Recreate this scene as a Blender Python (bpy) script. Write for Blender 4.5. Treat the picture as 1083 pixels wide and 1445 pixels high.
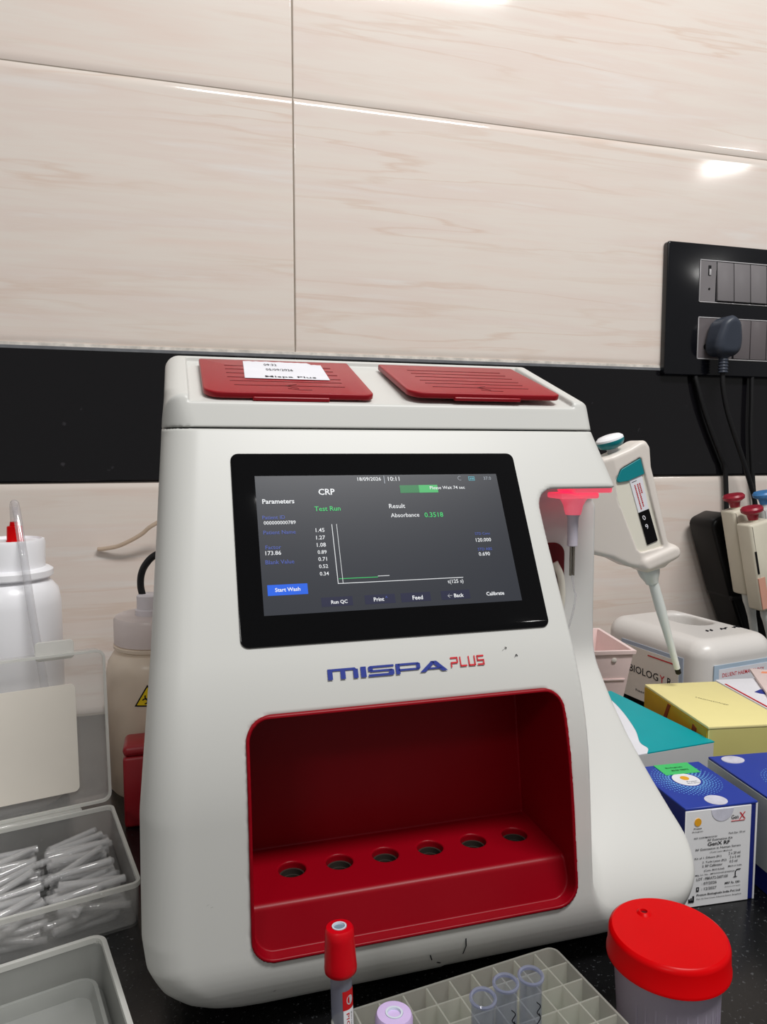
import bpy, bmesh, math, random
import numpy as np
from mathutils import Vector, Matrix

for o in list(bpy.data.objects):
    bpy.data.objects.remove(o)
SC = bpy.context.scene
COL = SC.collection
R = math.radians
rnd = random.Random(7)

# ------------------------------------------------------------------ camera
YAW, PITCH, FPX = R(15.8), R(4.8), 1030.0
cam_data = bpy.data.cameras.new('camera')
cam = bpy.data.objects.new('camera', cam_data)
COL.objects.link(cam)
cam.location = (0, -0.9, 0.31)
cam.rotation_euler = (R(90) - PITCH, 0, -YAW)
cam_data.sensor_fit = 'VERTICAL'
cam_data.sensor_height = 36.0
cam_data.lens = FPX / 1445.0 * 36.0
cam_data.clip_start = 0.01
SC.camera = cam

# ------------------------------------------------------------------ world, lamps, exposure
SC.view_settings.view_transform = 'Standard'
SC.view_settings.look = 'None'
SC.view_settings.gamma = 1.0
SC.view_settings.use_curve_mapping = False
SC.view_settings.exposure = 0.0
world = bpy.data.worlds.new('room_world')
SC.world = world
world.use_nodes = True
bg = world.node_tree.nodes['Background']
bg.inputs['Color'].default_value = (1.0, 0.985, 0.96, 1)
bg.inputs['Strength'].default_value = 0.20


def area_lamp(name, loc, target, sx, sy, watts, color=(1, 1, 1)):
    d = bpy.data.lights.new(name, 'AREA')
    d.shape = 'RECTANGLE'
    d.size, d.size_y = sx, sy
    d.energy = watts
    d.color = color
    o = bpy.data.objects.new(name, d)
    COL.objects.link(o)
    o.location = loc
    z = (Vector(loc) - Vector(target)).normalized()
    x = Vector((-z.y, z.x, 0)).normalized()          # the tube lies level
    if x.x < 0:
        x = -x
    y = z.cross(x)
    o.rotation_euler = Matrix(((x.x, y.x, z.x), (x.y, y.y, z.y), (x.z, y.z, z.z))).to_euler()
    return o


area_lamp('ceiling_tube_lamp', (0.52, -1.22, 1.75), (0.42, -0.35, 0.2), 0.95, 0.25, 29.0, (1.0, 0.99, 0.975))
area_lamp('front_tube_lamp', (-1.15, -2.35, 1.75), (0.15, -0.5, 0.15), 0.6, 0.15, 6.0, (1.0, 0.985, 0.96))
area_lamp('room_tube_lamp', (2.87, -2.5, 1.835), (0.3, -0.3, 0.3), 0.22, 0.06, 1.6, (1.0, 0.98, 0.95))


# ------------------------------------------------------------------ materials
def srgb(r, g, b):
    f = lambda c: (c / 255) / 12.92 if c / 255 <= 0.04045 else ((c / 255 + 0.055) / 1.055) ** 2.4
    return (f(r), f(g), f(b), 1)


def new_mat(name):
    m = bpy.data.materials.new(name)
    m.use_nodes = True
    nt = m.node_tree
    b = nt.nodes['Principled BSDF']
    return m, nt, b


def plastic(name, col, rough=0.35, spec=0.5, var=0.03, scale=30, bump=0.0, emit=None, estr=0.0, coat=0.0):
    """procedural plastic / paint: a faint noise in colour, optional fine bump"""
    m, nt, b = new_mat(name)
    c = srgb(*col)
    tc = nt.nodes.new('ShaderNodeTexCoord')
    n = nt.nodes.new('ShaderNodeTexNoise')
    n.inputs['Scale'].default_value = scale
    n.inputs['Detail'].default_value = 3
    nt.links.new(tc.outputs['Object'], n.inputs['Vector'])
    r = nt.nodes.new('ShaderNodeValToRGB')
    r.color_ramp.elements[0].position = 0.3
    r.color_ramp.elements[1].position = 0.7
    r.color_ramp.elements[0].color = tuple(max(0, x * (1 - var)) for x in c[:3]) + (1,)
    r.color_ramp.elements[1].color = tuple(min(1, x * (1 + var)) for x in c[:3]) + (1,)
    nt.links.new(n.outputs['Fac'], r.inputs['Fac'])
    nt.links.new(r.outputs['Color'], b.inputs['Base Color'])
    b.inputs['Roughness'].default_value = rough
    b.inputs['Specular IOR Level'].default_value = spec
    b.inputs['Coat Weight'].default_value = coat
    if bump:
        bp = nt.nodes.new('ShaderNodeBump')
        bp.inputs['Strength'].default_value = bump
        bp.inputs['Distance'].default_value = 0.0005
        n2 = nt.nodes.new('ShaderNodeTexNoise')
        n2.inputs['Scale'].default_value = 900
        nt.links.new(tc.outputs['Object'], n2.inputs['Vector'])
        nt.links.new(n2.outputs['Fac'], bp.inputs['Height'])
        nt.links.new(bp.outputs['Normal'], b.inputs['Normal'])
    if emit:
        b.inputs['Emission Color'].default_value = srgb(*emit)
        b.inputs['Emission Strength'].default_value = estr
    return m


def clear_plastic(name, col, clear=0.6, rough=0.2, gloss=0.12, transl=0.5, tint=(255, 255, 255)):
    """thin milky or clear wall: transparent + scattered + a little gloss"""
    m, nt, b = new_mat(name)
    nt.nodes.remove(b)
    out = nt.nodes['Material Output']
    tr = nt.nodes.new('ShaderNodeBsdfTransparent')
    tr.inputs['Color'].default_value = srgb(*tint)
    di = nt.nodes.new('ShaderNodeBsdfDiffuse')
    tl = nt.nodes.new('ShaderNodeBsdfTranslucent')
    gl = nt.nodes.new('ShaderNodeBsdfGlossy')
    gl.inputs['Roughness'].default_value = rough
    tc = nt.nodes.new('ShaderNodeTexCoord')
    n = nt.nodes.new('ShaderNodeTexNoise')
    n.inputs['Scale'].default_value = 60
    nt.links.new(tc.outputs['Object'], n.inputs['Vector'])
    cr = nt.nodes.new('ShaderNodeValToRGB')
    c = srgb(*col)
    cr.color_ramp.elements[0].color = tuple(x * 0.94 for x in c[:3]) + (1,)
    cr.color_ramp.elements[1].color = tuple(min(1, x * 1.04) for x in c[:3]) + (1,)
    nt.links.new(n.outputs['Fac'], cr.inputs['Fac'])
    nt.links.new(cr.outputs['Color'], di.inputs['Color'])
    nt.links.new(cr.outputs['Color'], tl.inputs['Color'])
    a = nt.nodes.new('ShaderNodeMixShader')
    a.inputs['Fac'].default_value = transl
    nt.links.new(di.outputs[0], a.inputs[1])
    nt.links.new(tl.outputs[0], a.inputs[2])
    b2 = nt.nodes.new('ShaderNodeMixShader')
    b2.inputs['Fac'].default_value = clear
    nt.links.new(a.outputs[0], b2.inputs[1])
    nt.links.new(tr.outputs[0], b2.inputs[2])
    fr = nt.nodes.new('ShaderNodeLayerWeight')
    fr.inputs['Blend'].default_value = 0.5
    pw = nt.nodes.new('ShaderNodeMath')
    pw.operation = 'POWER'
    pw.inputs[1].default_value = 4.0
    nt.links.new(fr.outputs['Facing'], pw.inputs[0])
    ma = nt.nodes.new('ShaderNodeMath')
    ma.operation = 'MULTIPLY_ADD'
    ma.inputs[1].default_value = 0.35
    ma.inputs[2].default_value = 0.02 + gloss * 0.1
    nt.links.new(pw.outputs[0], ma.inputs[0])
    mx = nt.nodes.new('ShaderNodeMixShader')
    nt.links.new(ma.outputs[0], mx.inputs['Fac'])
    nt.links.new(b2.outputs[0], mx.inputs[1])
    nt.links.new(gl.outputs[0], mx.inputs[2])
    nt.links.new(mx.outputs[0], out.inputs['Surface'])
    return m


def emissive(name, col, strength):
    m, nt, b = new_mat(name)
    b.inputs['Base Color'].default_value = (0.01, 0.01, 0.01, 1)
    b.inputs['Emission Color'].default_value = srgb(*col)
    b.inputs['Emission Strength'].default_value = strength
    b.inputs['Roughness'].default_value = 0.3
    b.inputs['Specular IOR Level'].default_value = 0.2
    return m


def tile_material(name, seed):
    m, nt, b = new_mat(name)
    L = nt.links
    tc = nt.nodes.new('ShaderNodeTexCoord')
    mp = nt.nodes.new('ShaderNodeMapping')
    mp.inputs['Location'].default_value = (seed * 3.1, seed * 1.7, seed * 0.9)
    mp.inputs['Rotation'].default_value = (0, R(0.6), 0)
    mp.inputs['Scale'].default_value = (1.1, 1.0, 13.0)
    L.new(tc.outputs['Object'], mp.inputs['Vector'])
    n1 = nt.nodes.new('ShaderNodeTexNoise')
    n1.inputs['Scale'].default_value = 2.6
    n1.inputs['Detail'].default_value = 6
    n1.inputs['Roughness'].default_value = 0.55
    n1.inputs['Distortion'].default_value = 0.25
    L.new(mp.outputs[0], n1.inputs['Vector'])
    r1 = nt.nodes.new('ShaderNodeValToRGB')
    e = r1.color_ramp.elements
    e[0].position, e[0].color = 0.30, srgb(228, 212, 202)
    e[1].position, e[1].color = 0.74, srgb(231, 226, 221)
    x = e.new(0.46); x.color = srgb(229, 219, 210)
    x = e.new(0.58); x.color = srgb(227, 213, 204)
    L.new(n1.outputs['Fac'], r1.inputs['Fac'])
    # thin tan veins where a second noise crosses its middle
    mp2 = nt.nodes.new('ShaderNodeMapping')
    mp2.inputs['Location'].default_value = (seed * 1.3, 0, seed * 2.3)
    mp2.inputs['Rotation'].default_value = (0, R(1.0), 0)
    mp2.inputs['Scale'].default_value = (1.3, 1.0, 22.0)
    L.new(tc.outputs['Object'], mp2.inputs['Vector'])
    n2 = nt.nodes.new('ShaderNodeTexNoise')
    n2.inputs['Scale'].default_value = 1.5
    n2.inputs['Detail'].default_value = 7
    n2.inputs['Distortion'].default_value = 0.25
    L.new(mp2.outputs[0], n2.inputs['Vector'])
    r2 = nt.nodes.new('ShaderNodeValToRGB')
    f = r2.color_ramp.elements
    f[0].position, f[0].color = 0.475, (0, 0, 0, 1)
    f[1].position, f[1].color = 0.535, (0, 0, 0, 1)
    y = f.new(0.508); y.color = (1, 1, 1, 1)
    L.new(n2.outputs['Fac'], r2.inputs['Fac'])
    n3 = nt.nodes.new('ShaderNodeTexNoise')
    n3.inputs['Scale'].default_value = 1.6
    nr = nt.nodes.new('ShaderNodeMapRange'); nr.inputs['From Min'].default_value = 0.40; nr.inputs['From Max'].default_value = 0.66
    L.new(n3.outputs['Fac'], nr.inputs['Value'])
    L.new(mp.outputs[0], n3.inputs['Vector'])
    mu = nt.nodes.new('ShaderNodeMath'); mu.operation = 'MULTIPLY'
    L.new(r2.outputs['Color'], mu.inputs[0]); L.new(nr.outputs[0], mu.inputs[1])
    mu2 = nt.nodes.new('ShaderNodeMath'); mu2.operation = 'MULTIPLY'; mu2.inputs[1].default_value = 0.6
    L.new(mu.outputs[0], mu2.inputs[0])
    mx = nt.nodes.new('ShaderNodeMix'); mx.data_type = 'RGBA'
    L.new(mu2.outputs[0], mx.inputs['Factor'])
    L.new(r1.outputs['Color'], mx.inputs['A'])
    mx.inputs['B'].default_value = srgb(216, 192, 176)
    L.new(mx.outputs['Result'], b.inputs['Base Color'])
    b.inputs['Roughness'].default_value = 0.085
    b.inputs['Specular IOR Level'].default_value = 0.5
    return m


def granite(name, base, fleck, rough, scale=260, thr=0.74):
    m, nt, b = new_mat(name)
    L = nt.links
    tc = nt.nodes.new('ShaderNodeTexCoord')
    n = nt.nodes.new('ShaderNodeTexNoise')
    n.inputs['Scale'].default_value = scale
    n.inputs['Detail'].default_value = 2
    L.new(tc.outputs['Object'], n.inputs['Vector'])
    r = nt.nodes.new('ShaderNodeValToRGB')
    r.color_ramp.elements[0].position = thr - 0.08
    r.color_ramp.elements[1].position = thr
    r.color_ramp.elements[0].color = srgb(*base)
    r.color_ramp.elements[1].color = srgb(*fleck)
    L.new(n.outputs['Fac'], r.inputs['Fac'])
    n2 = nt.nodes.new('ShaderNodeTexNoise')
    n2.inputs['Scale'].default_value = 14
    n2.inputs['Detail'].default_value = 4
    L.new(tc.outputs['Object'], n2.inputs['Vector'])
    mr = nt.nodes.new('ShaderNodeMapRange')
    mr.inputs['To Min'].default_value = rough * 0.8
    mr.inputs['To Max'].default_value = rough * 1.3
    L.new(n2.outputs['Fac'], mr.inputs['Value'])
    L.new(mr.outputs[0], b.inputs['Roughness'])
    L.new(r.outputs['Color'], b.inputs['Base Color'])
    return m


M = {}
M['white'] = plastic('white_casing_plastic', (206, 206, 202), 0.38, 0.4, 0.012, 8, 0.02)
M['white_gloss'] = plastic('white_bottle_plastic', (246, 246, 250), 0.28, 0.5, 0.01, 12)
M['jug_white'] = plastic('white_canister_plastic', (222, 218, 214), 0.3, 0.45, 0.012, 14)
M['lid_red'] = plastic('red_lid_plastic', (150, 14, 28), 0.36, 0.32, 0.03, 20)
M['bay_red'] = plastic('dark_red_bay_plastic', (138, 2, 19), 0.36, 0.2, 0.03, 20)
M['groove'] = plastic('dark_red_groove', (92, 8, 16), 0.5, 0.3)
M['black'] = plastic('black_plastic', (8, 8, 9), 0.35, 0.22)
M['black_gloss'] = plastic('black_glass_bezel', (6, 6, 8), 0.05, 0.25, 0.1, 500)
M['black_matte'] = plastic('black_matte_plastic', (14, 14, 16), 0.55, 0.3)
M['rubber'] = plastic('dark_cable_rubber', (22, 22, 24), 0.5, 0.35)
M['cap_red'] = plastic('bright_red_cap_plastic', (212, 0, 6), 0.3, 0.14, 0.02, 40)
M['tube_cap_red'] = plastic('tube_cap_red_plastic', (200, 2, 20), 0.36, 0.28, 0.04, 200)
M['lavender'] = plastic('lavender_cap_plastic', (205, 182, 226), 0.4, 0.4, 0.02, 100)
M['stopper'] = plastic('grey_rubber_stopper', (120, 138, 152), 0.5, 0.3)
M['stopper_rim'] = plastic('pale_stopper_rim', (205, 214, 224), 0.45, 0.3)
M['paper'] = plastic('white_paper', (226, 226, 232), 0.8, 0.2, 0.02, 60)
M['card'] = plastic('cream_card', (236, 229, 218), 0.8, 0.2, 0.02, 20)
M['ink'] = plastic('black_ink', (28, 28, 34), 0.7, 0.1)
M['ink_red'] = plastic('red_ink', (190, 30, 34), 0.7, 0.1)
M['logo_blue'] = plastic('blue_logo_ink', (34, 52, 140), 0.5, 0.3)
M['logo_red'] = plastic('red_logo_ink', (206, 34, 48), 0.5, 0.3)
M['ring'] = plastic('dark_grey_ring', (52, 47, 42), 0.4, 0.4)
M['steel'] = plastic('steel', (150, 145, 135), 0.25, 0.5)
M['steel'].node_tree.nodes['Principled BSDF'].inputs['Metallic'].default_value = 0.9
M['pip_white'] = plastic('pipette_white_plastic', (222, 214, 206), 0.36, 0.45, 0.01, 15)
M['pip_beige'] = plastic('pipette_inlay_plastic', (226, 222, 208), 0.4, 0.4, 0.01, 15)
M['pip_grey'] = plastic('pipette_shaft_plastic', (216, 220, 217), 0.4, 0.4, 0.02, 15)
M['teal'] = plastic('teal_plastic', (2, 128, 136), 0.35, 0.5)
M['teal_paper'] = plastic('teal_print', (0, 160, 168), 0.4, 0.2)
M['cream_pip'] = plastic('cream_pipette_plastic', (214, 208, 190), 0.38, 0.4)
M['maroon'] = plastic('maroon_button_plastic', (150, 28, 48), 0.35, 0.5)
M['blue_btn'] = plastic('blue_button_plastic', (70, 130, 190), 0.35, 0.5)
M['grey_pip'] = plastic('grey_pipette_plastic', (190, 190, 188), 0.38, 0.4)
M['peach'] = plastic('peach_label', (214, 160, 140), 0.6, 0.3)
M['pink_bin'] = plastic('pink_bin_plastic', (246, 222, 219), 0.4, 0.4)
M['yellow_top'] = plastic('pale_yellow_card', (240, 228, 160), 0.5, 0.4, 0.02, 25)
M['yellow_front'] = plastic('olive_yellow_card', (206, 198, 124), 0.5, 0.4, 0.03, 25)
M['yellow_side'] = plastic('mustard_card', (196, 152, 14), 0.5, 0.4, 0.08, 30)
M['brown_mark'] = plastic('red_brown_print', (134, 52, 10), 0.6, 0.3)
M['box_blue'] = plastic('blue_print_card', (38, 62, 160), 0.38, 0.4, 0.03, 25)
M['box_navy'] = plastic('navy_print_card', (26, 38, 120), 0.4, 0.4, 0.03, 25)
M['dot_blue'] = plastic('light_blue_print_dots', (120, 184, 240), 0.4, 0.4)
M['box_white'] = plastic('white_label_card', (238, 238, 240), 0.5, 0.35, 0.015, 25)
M['box_grey'] = plastic('pale_green_grey_card', (196, 204, 198), 0.5, 0.35, 0.02, 25)
M['box_edge'] = plastic('grey_cardboard_edge', (200, 200, 198), 0.6, 0.3)
M['green_label'] = plastic('green_sticker', (70, 196, 110), 0.5, 0.35)
M['orange_logo'] = plastic('orange_logo_ink', (232, 166, 40), 0.5, 0.3)
M['holo'] = plastic('clear_seal_sticker', (214, 214, 228), 0.15, 0.7, 0.1, 140)
M['waste_cap'] = clear_plastic('milky_cap_plastic', (240, 230, 228), 0.2, 0.25, 0.1, 0.3)
M['waste'] = clear_plastic('milky_bottle_plastic', (250, 236, 218), 0.12, 0.25, 0.1, 0.3)
M['yellow_sign'] = plastic('yellow_sign', (246, 214, 20), 0.5, 0.4)
M['dull_red'] = plastic('dull_red_plastic', (150, 24, 34), 0.35, 0.5)
M['tray'] = clear_plastic('clear_box_plastic', (244, 244, 242), 0.80, 0.12, 0.25, 0.5)
M['tray_rim'] = clear_plastic('clear_box_rim_plastic', (248, 248, 244), 0.30, 0.15, 0.3, 0.4)
M['tray_grey'] = clear_plastic('greyish_box_plastic', (206, 208, 204), 0.55, 0.2, 0.25, 0.4)
M['tip'] = clear_plastic('clear_tube_plastic', (253, 253, 255), 0.73, 0.08, 0.6, 0.35)
M['hose'] = clear_plastic('clear_hose_plastic', (226, 226, 232), 0.74, 0.08, 0.5, 0.5)
M['rack'] = clear_plastic('milky_rack_plastic', (232, 234, 224), 0.60, 0.25, 0.25, 0.5)
M['jar'] = clear_plastic('milky_jar_plastic', (214, 206, 222), 0.22, 0.25, 0.2, 0.4)
M['glass'] = clear_plastic('test_tube_glass', (214, 220, 236), 0.93, 0.05, 0.2, 0.5, (246, 248, 253))
M['glass_rim'] = clear_plastic('test_tube_glass_rim', (206, 212, 236), 0.62, 0.05, 0.4, 0.5, (228, 232, 248))
M['vac_body'] = clear_plastic('collection_tube_plastic', (176, 184, 204), 0.5, 0.1, 0.3, 0.5)
M['aspirator'] = plastic('translucent_tip_plastic', (196, 192, 204), 0.3, 0.5)
M['led'] = plastic('red_lit_plastic', (250, 190, 196), 0.35, 0.4, 0.02, 60, 0, (255, 40, 84), 0.62)
M['led2'] = plastic('red_lit_funnel_plastic', (230, 180, 190), 0.35, 0.4, 0.02, 60, 0, (255, 40, 84), 0.42)
M['switch'] = plastic('grey_switch_plastic', (124, 120, 122), 0.32, 0.5, 0.02, 20)
M['switch2'] = plastic('dim_grey_switch_plastic', (104, 98, 100), 0.3, 0.5, 0.02, 20)
M['chrome'] = plastic('bright_trim_plastic', (186, 184, 186), 0.25, 0.6)
M['plate'] = plastic('black_switch_plate', (13, 14, 19), 0.14, 0.5, 0.05, 30)
M['plug'] = plastic('slate_plug_plastic', (58, 64, 76), 0.42, 0.4)
M['counter'] = granite('black_granite', (15, 15, 16), (70, 72, 74), 0.22, 420, 0.71)
M['black_tile'] = granite('black_tile', (18, 17, 20), (60, 58, 62), 0.10, 60, 0.80)
M['grout'] = plastic('grey_grout', (150, 140, 128), 0.9, 0.2, 0.1, 60)
M['grout_white'] = plastic('white_grout', (214, 208, 200), 0.8, 0.2, 0.25, 90)
M['ledge'] = plastic('grey_tile_edge', (110, 112, 116), 0.35, 0.4, 0.15, 60)
M['tile_a'] = tile_material('cream_tile_a', 1.0)
M['tile_b'] = tile_material('cream_tile_b', 2.3)
M['tile_c'] = tile_material('cream_tile_c', 3.9)
M['tile_d'] = tile_material('cream_tile_d', 5.2)
M['tile_e'] = tile_material('cream_tile_e', 6.7)
M['ui_bg'] = emissive('screen_background', (44, 47, 55), 1.0)
M['ui_w'] = emissive('screen_white', (236, 238, 240), 1.0)
M['ui_g'] = emissive('screen_grey', (150, 156, 164), 1.0)
M['ui_b'] = emissive('screen_dim_blue', (76, 92, 168), 1.0)
M['ui_G'] = emissive('screen_green', (60, 206, 110), 1.0)
M['ui_bar0'] = emissive('screen_bar_dark_green', (28, 120, 66), 1.0)
M['ui_bar1'] = emissive('screen_bar_green', (60, 178, 98), 1.0)
M['ui_btn'] = emissive('screen_button_blue', (32, 98, 226), 1.0)
M['ui_dark'] = emissive('screen_dark_button', (34, 36, 62), 1.0)
M['ui_cyan'] = emissive('screen_cyan', (90, 190, 206), 1.0)


# ------------------------------------------------------------------ object helpers
def root(name, label, cat, loc, group=None, rot=(0, 0, 0)):
    o = bpy.data.objects.new(name, None)
    COL.objects.link(o)
    o.empty_display_size = 0.02
    o.location = loc
    o.rotation_euler = rot
    o['label'] = label
    o['category'] = cat
    if group:
        o['group'] = group
    return o


def tag(o, label, cat, group=None, kind=None):
    o['label'] = label
    o['category'] = cat
    if group:
        o['group'] = group
    if kind:
        o['kind'] = kind
    return o


def link(name, me, mat, parent=None, local=False, label=None):
    """one object; under a parent the mesh is in world coordinates unless local"""
    o = bpy.data.objects.new(name, me)
    COL.objects.link(o)
    if mat is not None:
        for mm in (mat if isinstance(mat, (list, tuple)) else [mat]):
            me.materials.append(mm)
    if parent is not None:
        o.parent = parent
        if not local and parent.type == 'EMPTY':
            o.matrix_parent_inverse = parent.matrix_basis.inverted()
    if label:
        o['label'] = label
    return o


def from_bm(bm, smooth=True, angle=40):
    me = bpy.data.meshes.new('m')
    bmesh.ops.recalc_face_normals(bm, faces=bm.faces[:])
    bm.to_mesh(me)
    bm.free()
    if smooth:
        me.polygons.foreach_set('use_smooth', [True] * len(me.polygons))
        try:
            me.set_sharp_from_angle(angle=R(angle))
        except Exception:
            pass
    return me


def add_box(bm, lo, hi, bev=0.0, seg=2, mat_ix=0, mtx=None):
    lo, hi = Vector(lo), Vector(hi)
    c, s = (lo + hi) / 2, hi - lo
    r = bmesh.ops.create_cube(bm, size=1.0, matrix=Matrix.Translation(c) @ Matrix.Diagonal((s.x, s.y, s.z, 1)))
    vs = r['verts']
    if bev > 0:
        es = list({e for v in vs for e in v.link_edges})
        rr = bmesh.ops.bevel(bm, geom=es, offset=bev, segments=seg, profile=0.5, affect='EDGES')
        vs = list({v for f in rr['faces'] for v in f.verts} | {v for v in vs if v.is_valid})
    if mtx is not None:
        bmesh.ops.transform(bm, matrix=mtx, verts=list(vs))
    for v in vs:
        for f in v.link_faces:
            f.material_index = mat_ix
    return vs


def box_me(lo, hi, bev=0.0, seg=2, mtx=None):
    bm = bmesh.new()
    add_box(bm, lo, hi, bev, seg, 0, mtx)
    return from_bm(bm)


def lathe_me(prof, seg=40, mtx=None, cap0=True, cap1=True):
    bm = bmesh.new()
    rings = []
    for r, z in prof:
        if r < 1e-6:
            rings.append([bm.verts.new((0, 0, z))])
        else:
            rings.append([bm.verts.new((r * math.cos(2 * math.pi * i / seg), r * math.sin(2 * math.pi * i / seg), z)) for i in range(seg)])
    for a, b in zip(rings[:-1], rings[1:]):
        for i in range(seg):
            j = (i + 1) % seg
            if len(a) == 1 and len(b) == 1:
                continue
            if len(a) == 1:
                bm.faces.new((a[0], b[i], b[j]))
            elif len(b) == 1:
                bm.faces.new((a[i], a[j], b[0]))
            else:
                bm.faces.new((a[i], a[j], b[j], b[i]))
    if cap0 and len(rings[0]) > 1:
        bm.faces.new(rings[0])
    if cap1 and len(rings[-1]) > 1:
        bm.faces.new(rings[-1])
    if mtx is not None:
        bm.transform(mtx)
    return from_bm(bm)


def catmull(pts, n=8):
    P = [Vector(p) for p in pts]
    P = [2 * P[0] - P[1]] + P + [2 * P[-1] - P[-2]]
    out = []
    for i in range(1, len(P) - 2):
        for k in range(n):
            t = k / n
            p0, p1, p2, p3 = P[i - 1], P[i], P[i + 1], P[i + 2]
            out.append(0.5 * ((2 * p1) + (p2 - p0) * t + (2 * p0 - 5 * p1 + 4 * p2 - p3) * t * t + (3 * p1 - p0 - 3 * p2 + p3) * t ** 3))
    out.append(P[-2])
    return out


def tube_me(pts, rad, seg=10, n=8, smoothpath=True):
    path = catmull(pts, n) if smoothpath else [Vector(p) for p in pts]
    bm = bmesh.new()
    rings = []
    up = Vector((0.13, 0.31, 0.94)).normalized()
    prev = None
    for i, p in enumerate(path):
        d = (path[min(i + 1, len(path) - 1)] - path[max(i - 1, 0)]).normalized()
        if prev is None:
            a = d.cross(up).normalized()
        else:
            a = (prev - d * prev.dot(d)).normalized()
        prev = a
        b = d.cross(a)
        r = rad[min(i * len(rad) // len(path), len(rad) - 1)] if isinstance(rad, (list, tuple)) else rad
        rings.append([bm.verts.new(p + r * (math.cos(2 * math.pi * k / seg) * a + math.sin(2 * math.pi * k / seg) * b)) for k in range(seg)])
    for a, b in zip(rings[:-1], rings[1:]):
        for k in range(seg):
            j = (k + 1) % seg
            bm.faces.new((a[k], a[j], b[j], b[k]))
    bm.faces.new(rings[0])
    bm.faces.new(rings[-1])
    return from_bm(bm)


def prism_me(poly, h0, h1, axis='Y', bev=0.0, seg=2, mtx=None):
    """polygon (a,b) extruded from h0 to h1 along an axis; (a,b) are (x,z) for Y, (x,y) for Z, (y,z) for X"""
    def P(a, b, h):
        return {'Y': (a, h, b), 'Z': (a, b, h), 'X': (h, a, b)}[axis]
    bm = bmesh.new()
    v0 = [bm.verts.new(P(a, b, h0)) for a, b in poly]
    v1 = [bm.verts.new(P(a, b, h1)) for a, b in poly]
    n = len(poly)
    f0 = bm.faces.new(v0)
    f1 = bm.faces.new(v1)
    for i in range(n):
        j = (i + 1) % n
        bm.faces.new((v0[i], v0[j], v1[j], v1[i]))
    bmesh.ops.recalc_face_normals(bm, faces=bm.faces[:])
    if bev:
        es = list(f0.edges) + list(f1.edges)
        bmesh.ops.bevel(bm, geom=es, offset=bev, segments=seg, profile=0.5, affect='EDGES')
    if mtx is not None:
        bm.transform(mtx)
    return from_bm(bm)


def rrect(x0, y0, x1, y1, r, n=5):
    out = []
    for cx, cy, a0 in ((x1 - r, y1 - r, 0), (x0 + r, y1 - r, 90), (x0 + r, y0 + r, 180), (x1 - r, y0 + r, 270)):
        for k in range(n + 1):
            a = R(a0 + 90 * k / n)
            out.append((cx + r * math.cos(a), cy + r * math.sin(a)))
    return out


def fillet(poly, radii, n=6):
    """round the corners of a 2-D polygon"""
    out = []
    N = len(poly)
    segs = n
    for i in range(N):
        n = segs[i] if isinstance(segs, (list, tuple)) else segs
        p, a, b = Vector(poly[i]), Vector(poly[i - 1]), Vector(poly[(i + 1) % N])
        r = radii[i] if isinstance(radii, (list, tuple)) else radii
        u, v = (a - p).normalized(), (b - p).normalized()
        ang = math.acos(max(-1, min(1, u.dot(v))))
        if r <= 0 or ang > math.pi - 0.02:
            out.append((p.x, p.y))
            continue
        t = min(r / math.tan(ang / 2), (a - p).length * 0.49, (b - p).length * 0.49)
        r = t * math.tan(ang / 2)
        c = p + (u + v).normalized() * (r / math.sin(ang / 2))
        s, e = p + u * t - c, p + v * t - c
        a0 = math.atan2(s.y, s.x)
        d = math.atan2(e.y, e.x) - a0
        while d > math.pi: d -= 2 * math.pi
        while d < -math.pi: d += 2 * math.pi
        for k in range(n + 1):
            out.append((c.x + r * math.cos(a0 + d * k / n), c.y + r * math.sin(a0 + d * k / n)))
    return out


_fonts = {}


def text_me(s, width=None, height=None, bold=False, thick=0.0, align='LEFT', mtx=None, res=2, shear=0.0):
    """flat lettering as a mesh in its own XY plane, fitted to a width or a height"""
    cu = bpy.data.curves.new('t', 'FONT')
    cu.body = s
    cu.size = 1.0
    cu.resolution_u = res
    cu.extrude = 0.0
    cu.shear = shear
    cu.offset = 0.018 if bold else 0.006
    ob = bpy.data.objects.new('t', cu)
    COL.objects.link(ob)
    dg = bpy.context.evaluated_depsgraph_get()
    me = bpy.data.meshes.new_from_object(ob.evaluated_get(dg))
    bpy.data.objects.remove(ob)
    bpy.data.curves.remove(cu)
    n = len(me.vertices)
    co = np.empty(n * 3)
    me.vertices.foreach_get('co', co)
    co = co.reshape(-1, 3)
    lo, hi = co.min(0), co.max(0)
    sc = width / (hi[0] - lo[0]) if width else height / 0.72
    if width and height:
        sy = height / max(1e-6, hi[1] - lo[1])
    else:
        sy = sc
    co[:, 0] = (co[:, 0] - lo[0]) * sc
    co[:, 1] = co[:, 1] * sy
    if align == 'CENTER':
        co[:, 0] -= (hi[0] - lo[0]) * sc / 2
    me.vertices.foreach_set('co', co.ravel())
    if mtx is not None:
        me.transform(mtx)
    me.materials.clear()
    return me


def join_me(items):
    """[(mesh, material)] -> one mesh with material slots"""
    mats, V, F, I = [], [], [], []
    for me, mt in items:
        if mt not in mats:
            mats.append(mt)
        k = mats.index(mt)
        o = len(V)
        V += [tuple(v.co) for v in me.vertices]
        for p in me.polygons:
            F.append([o + i for i in p.vertices])
            I.append(k)
    me = bpy.data.meshes.new('joined')
    me.from_pydata(V, [], F)
    me.polygons.foreach_set('material_index', I)
    for mt in mats:
        me.materials.append(mt)
    return me


def quad_me(pts):
    me = bpy.data.meshes.new('q')
    me.from_pydata([tuple(p) for p in pts], [], [list(range(len(pts)))])
    return me


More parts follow.
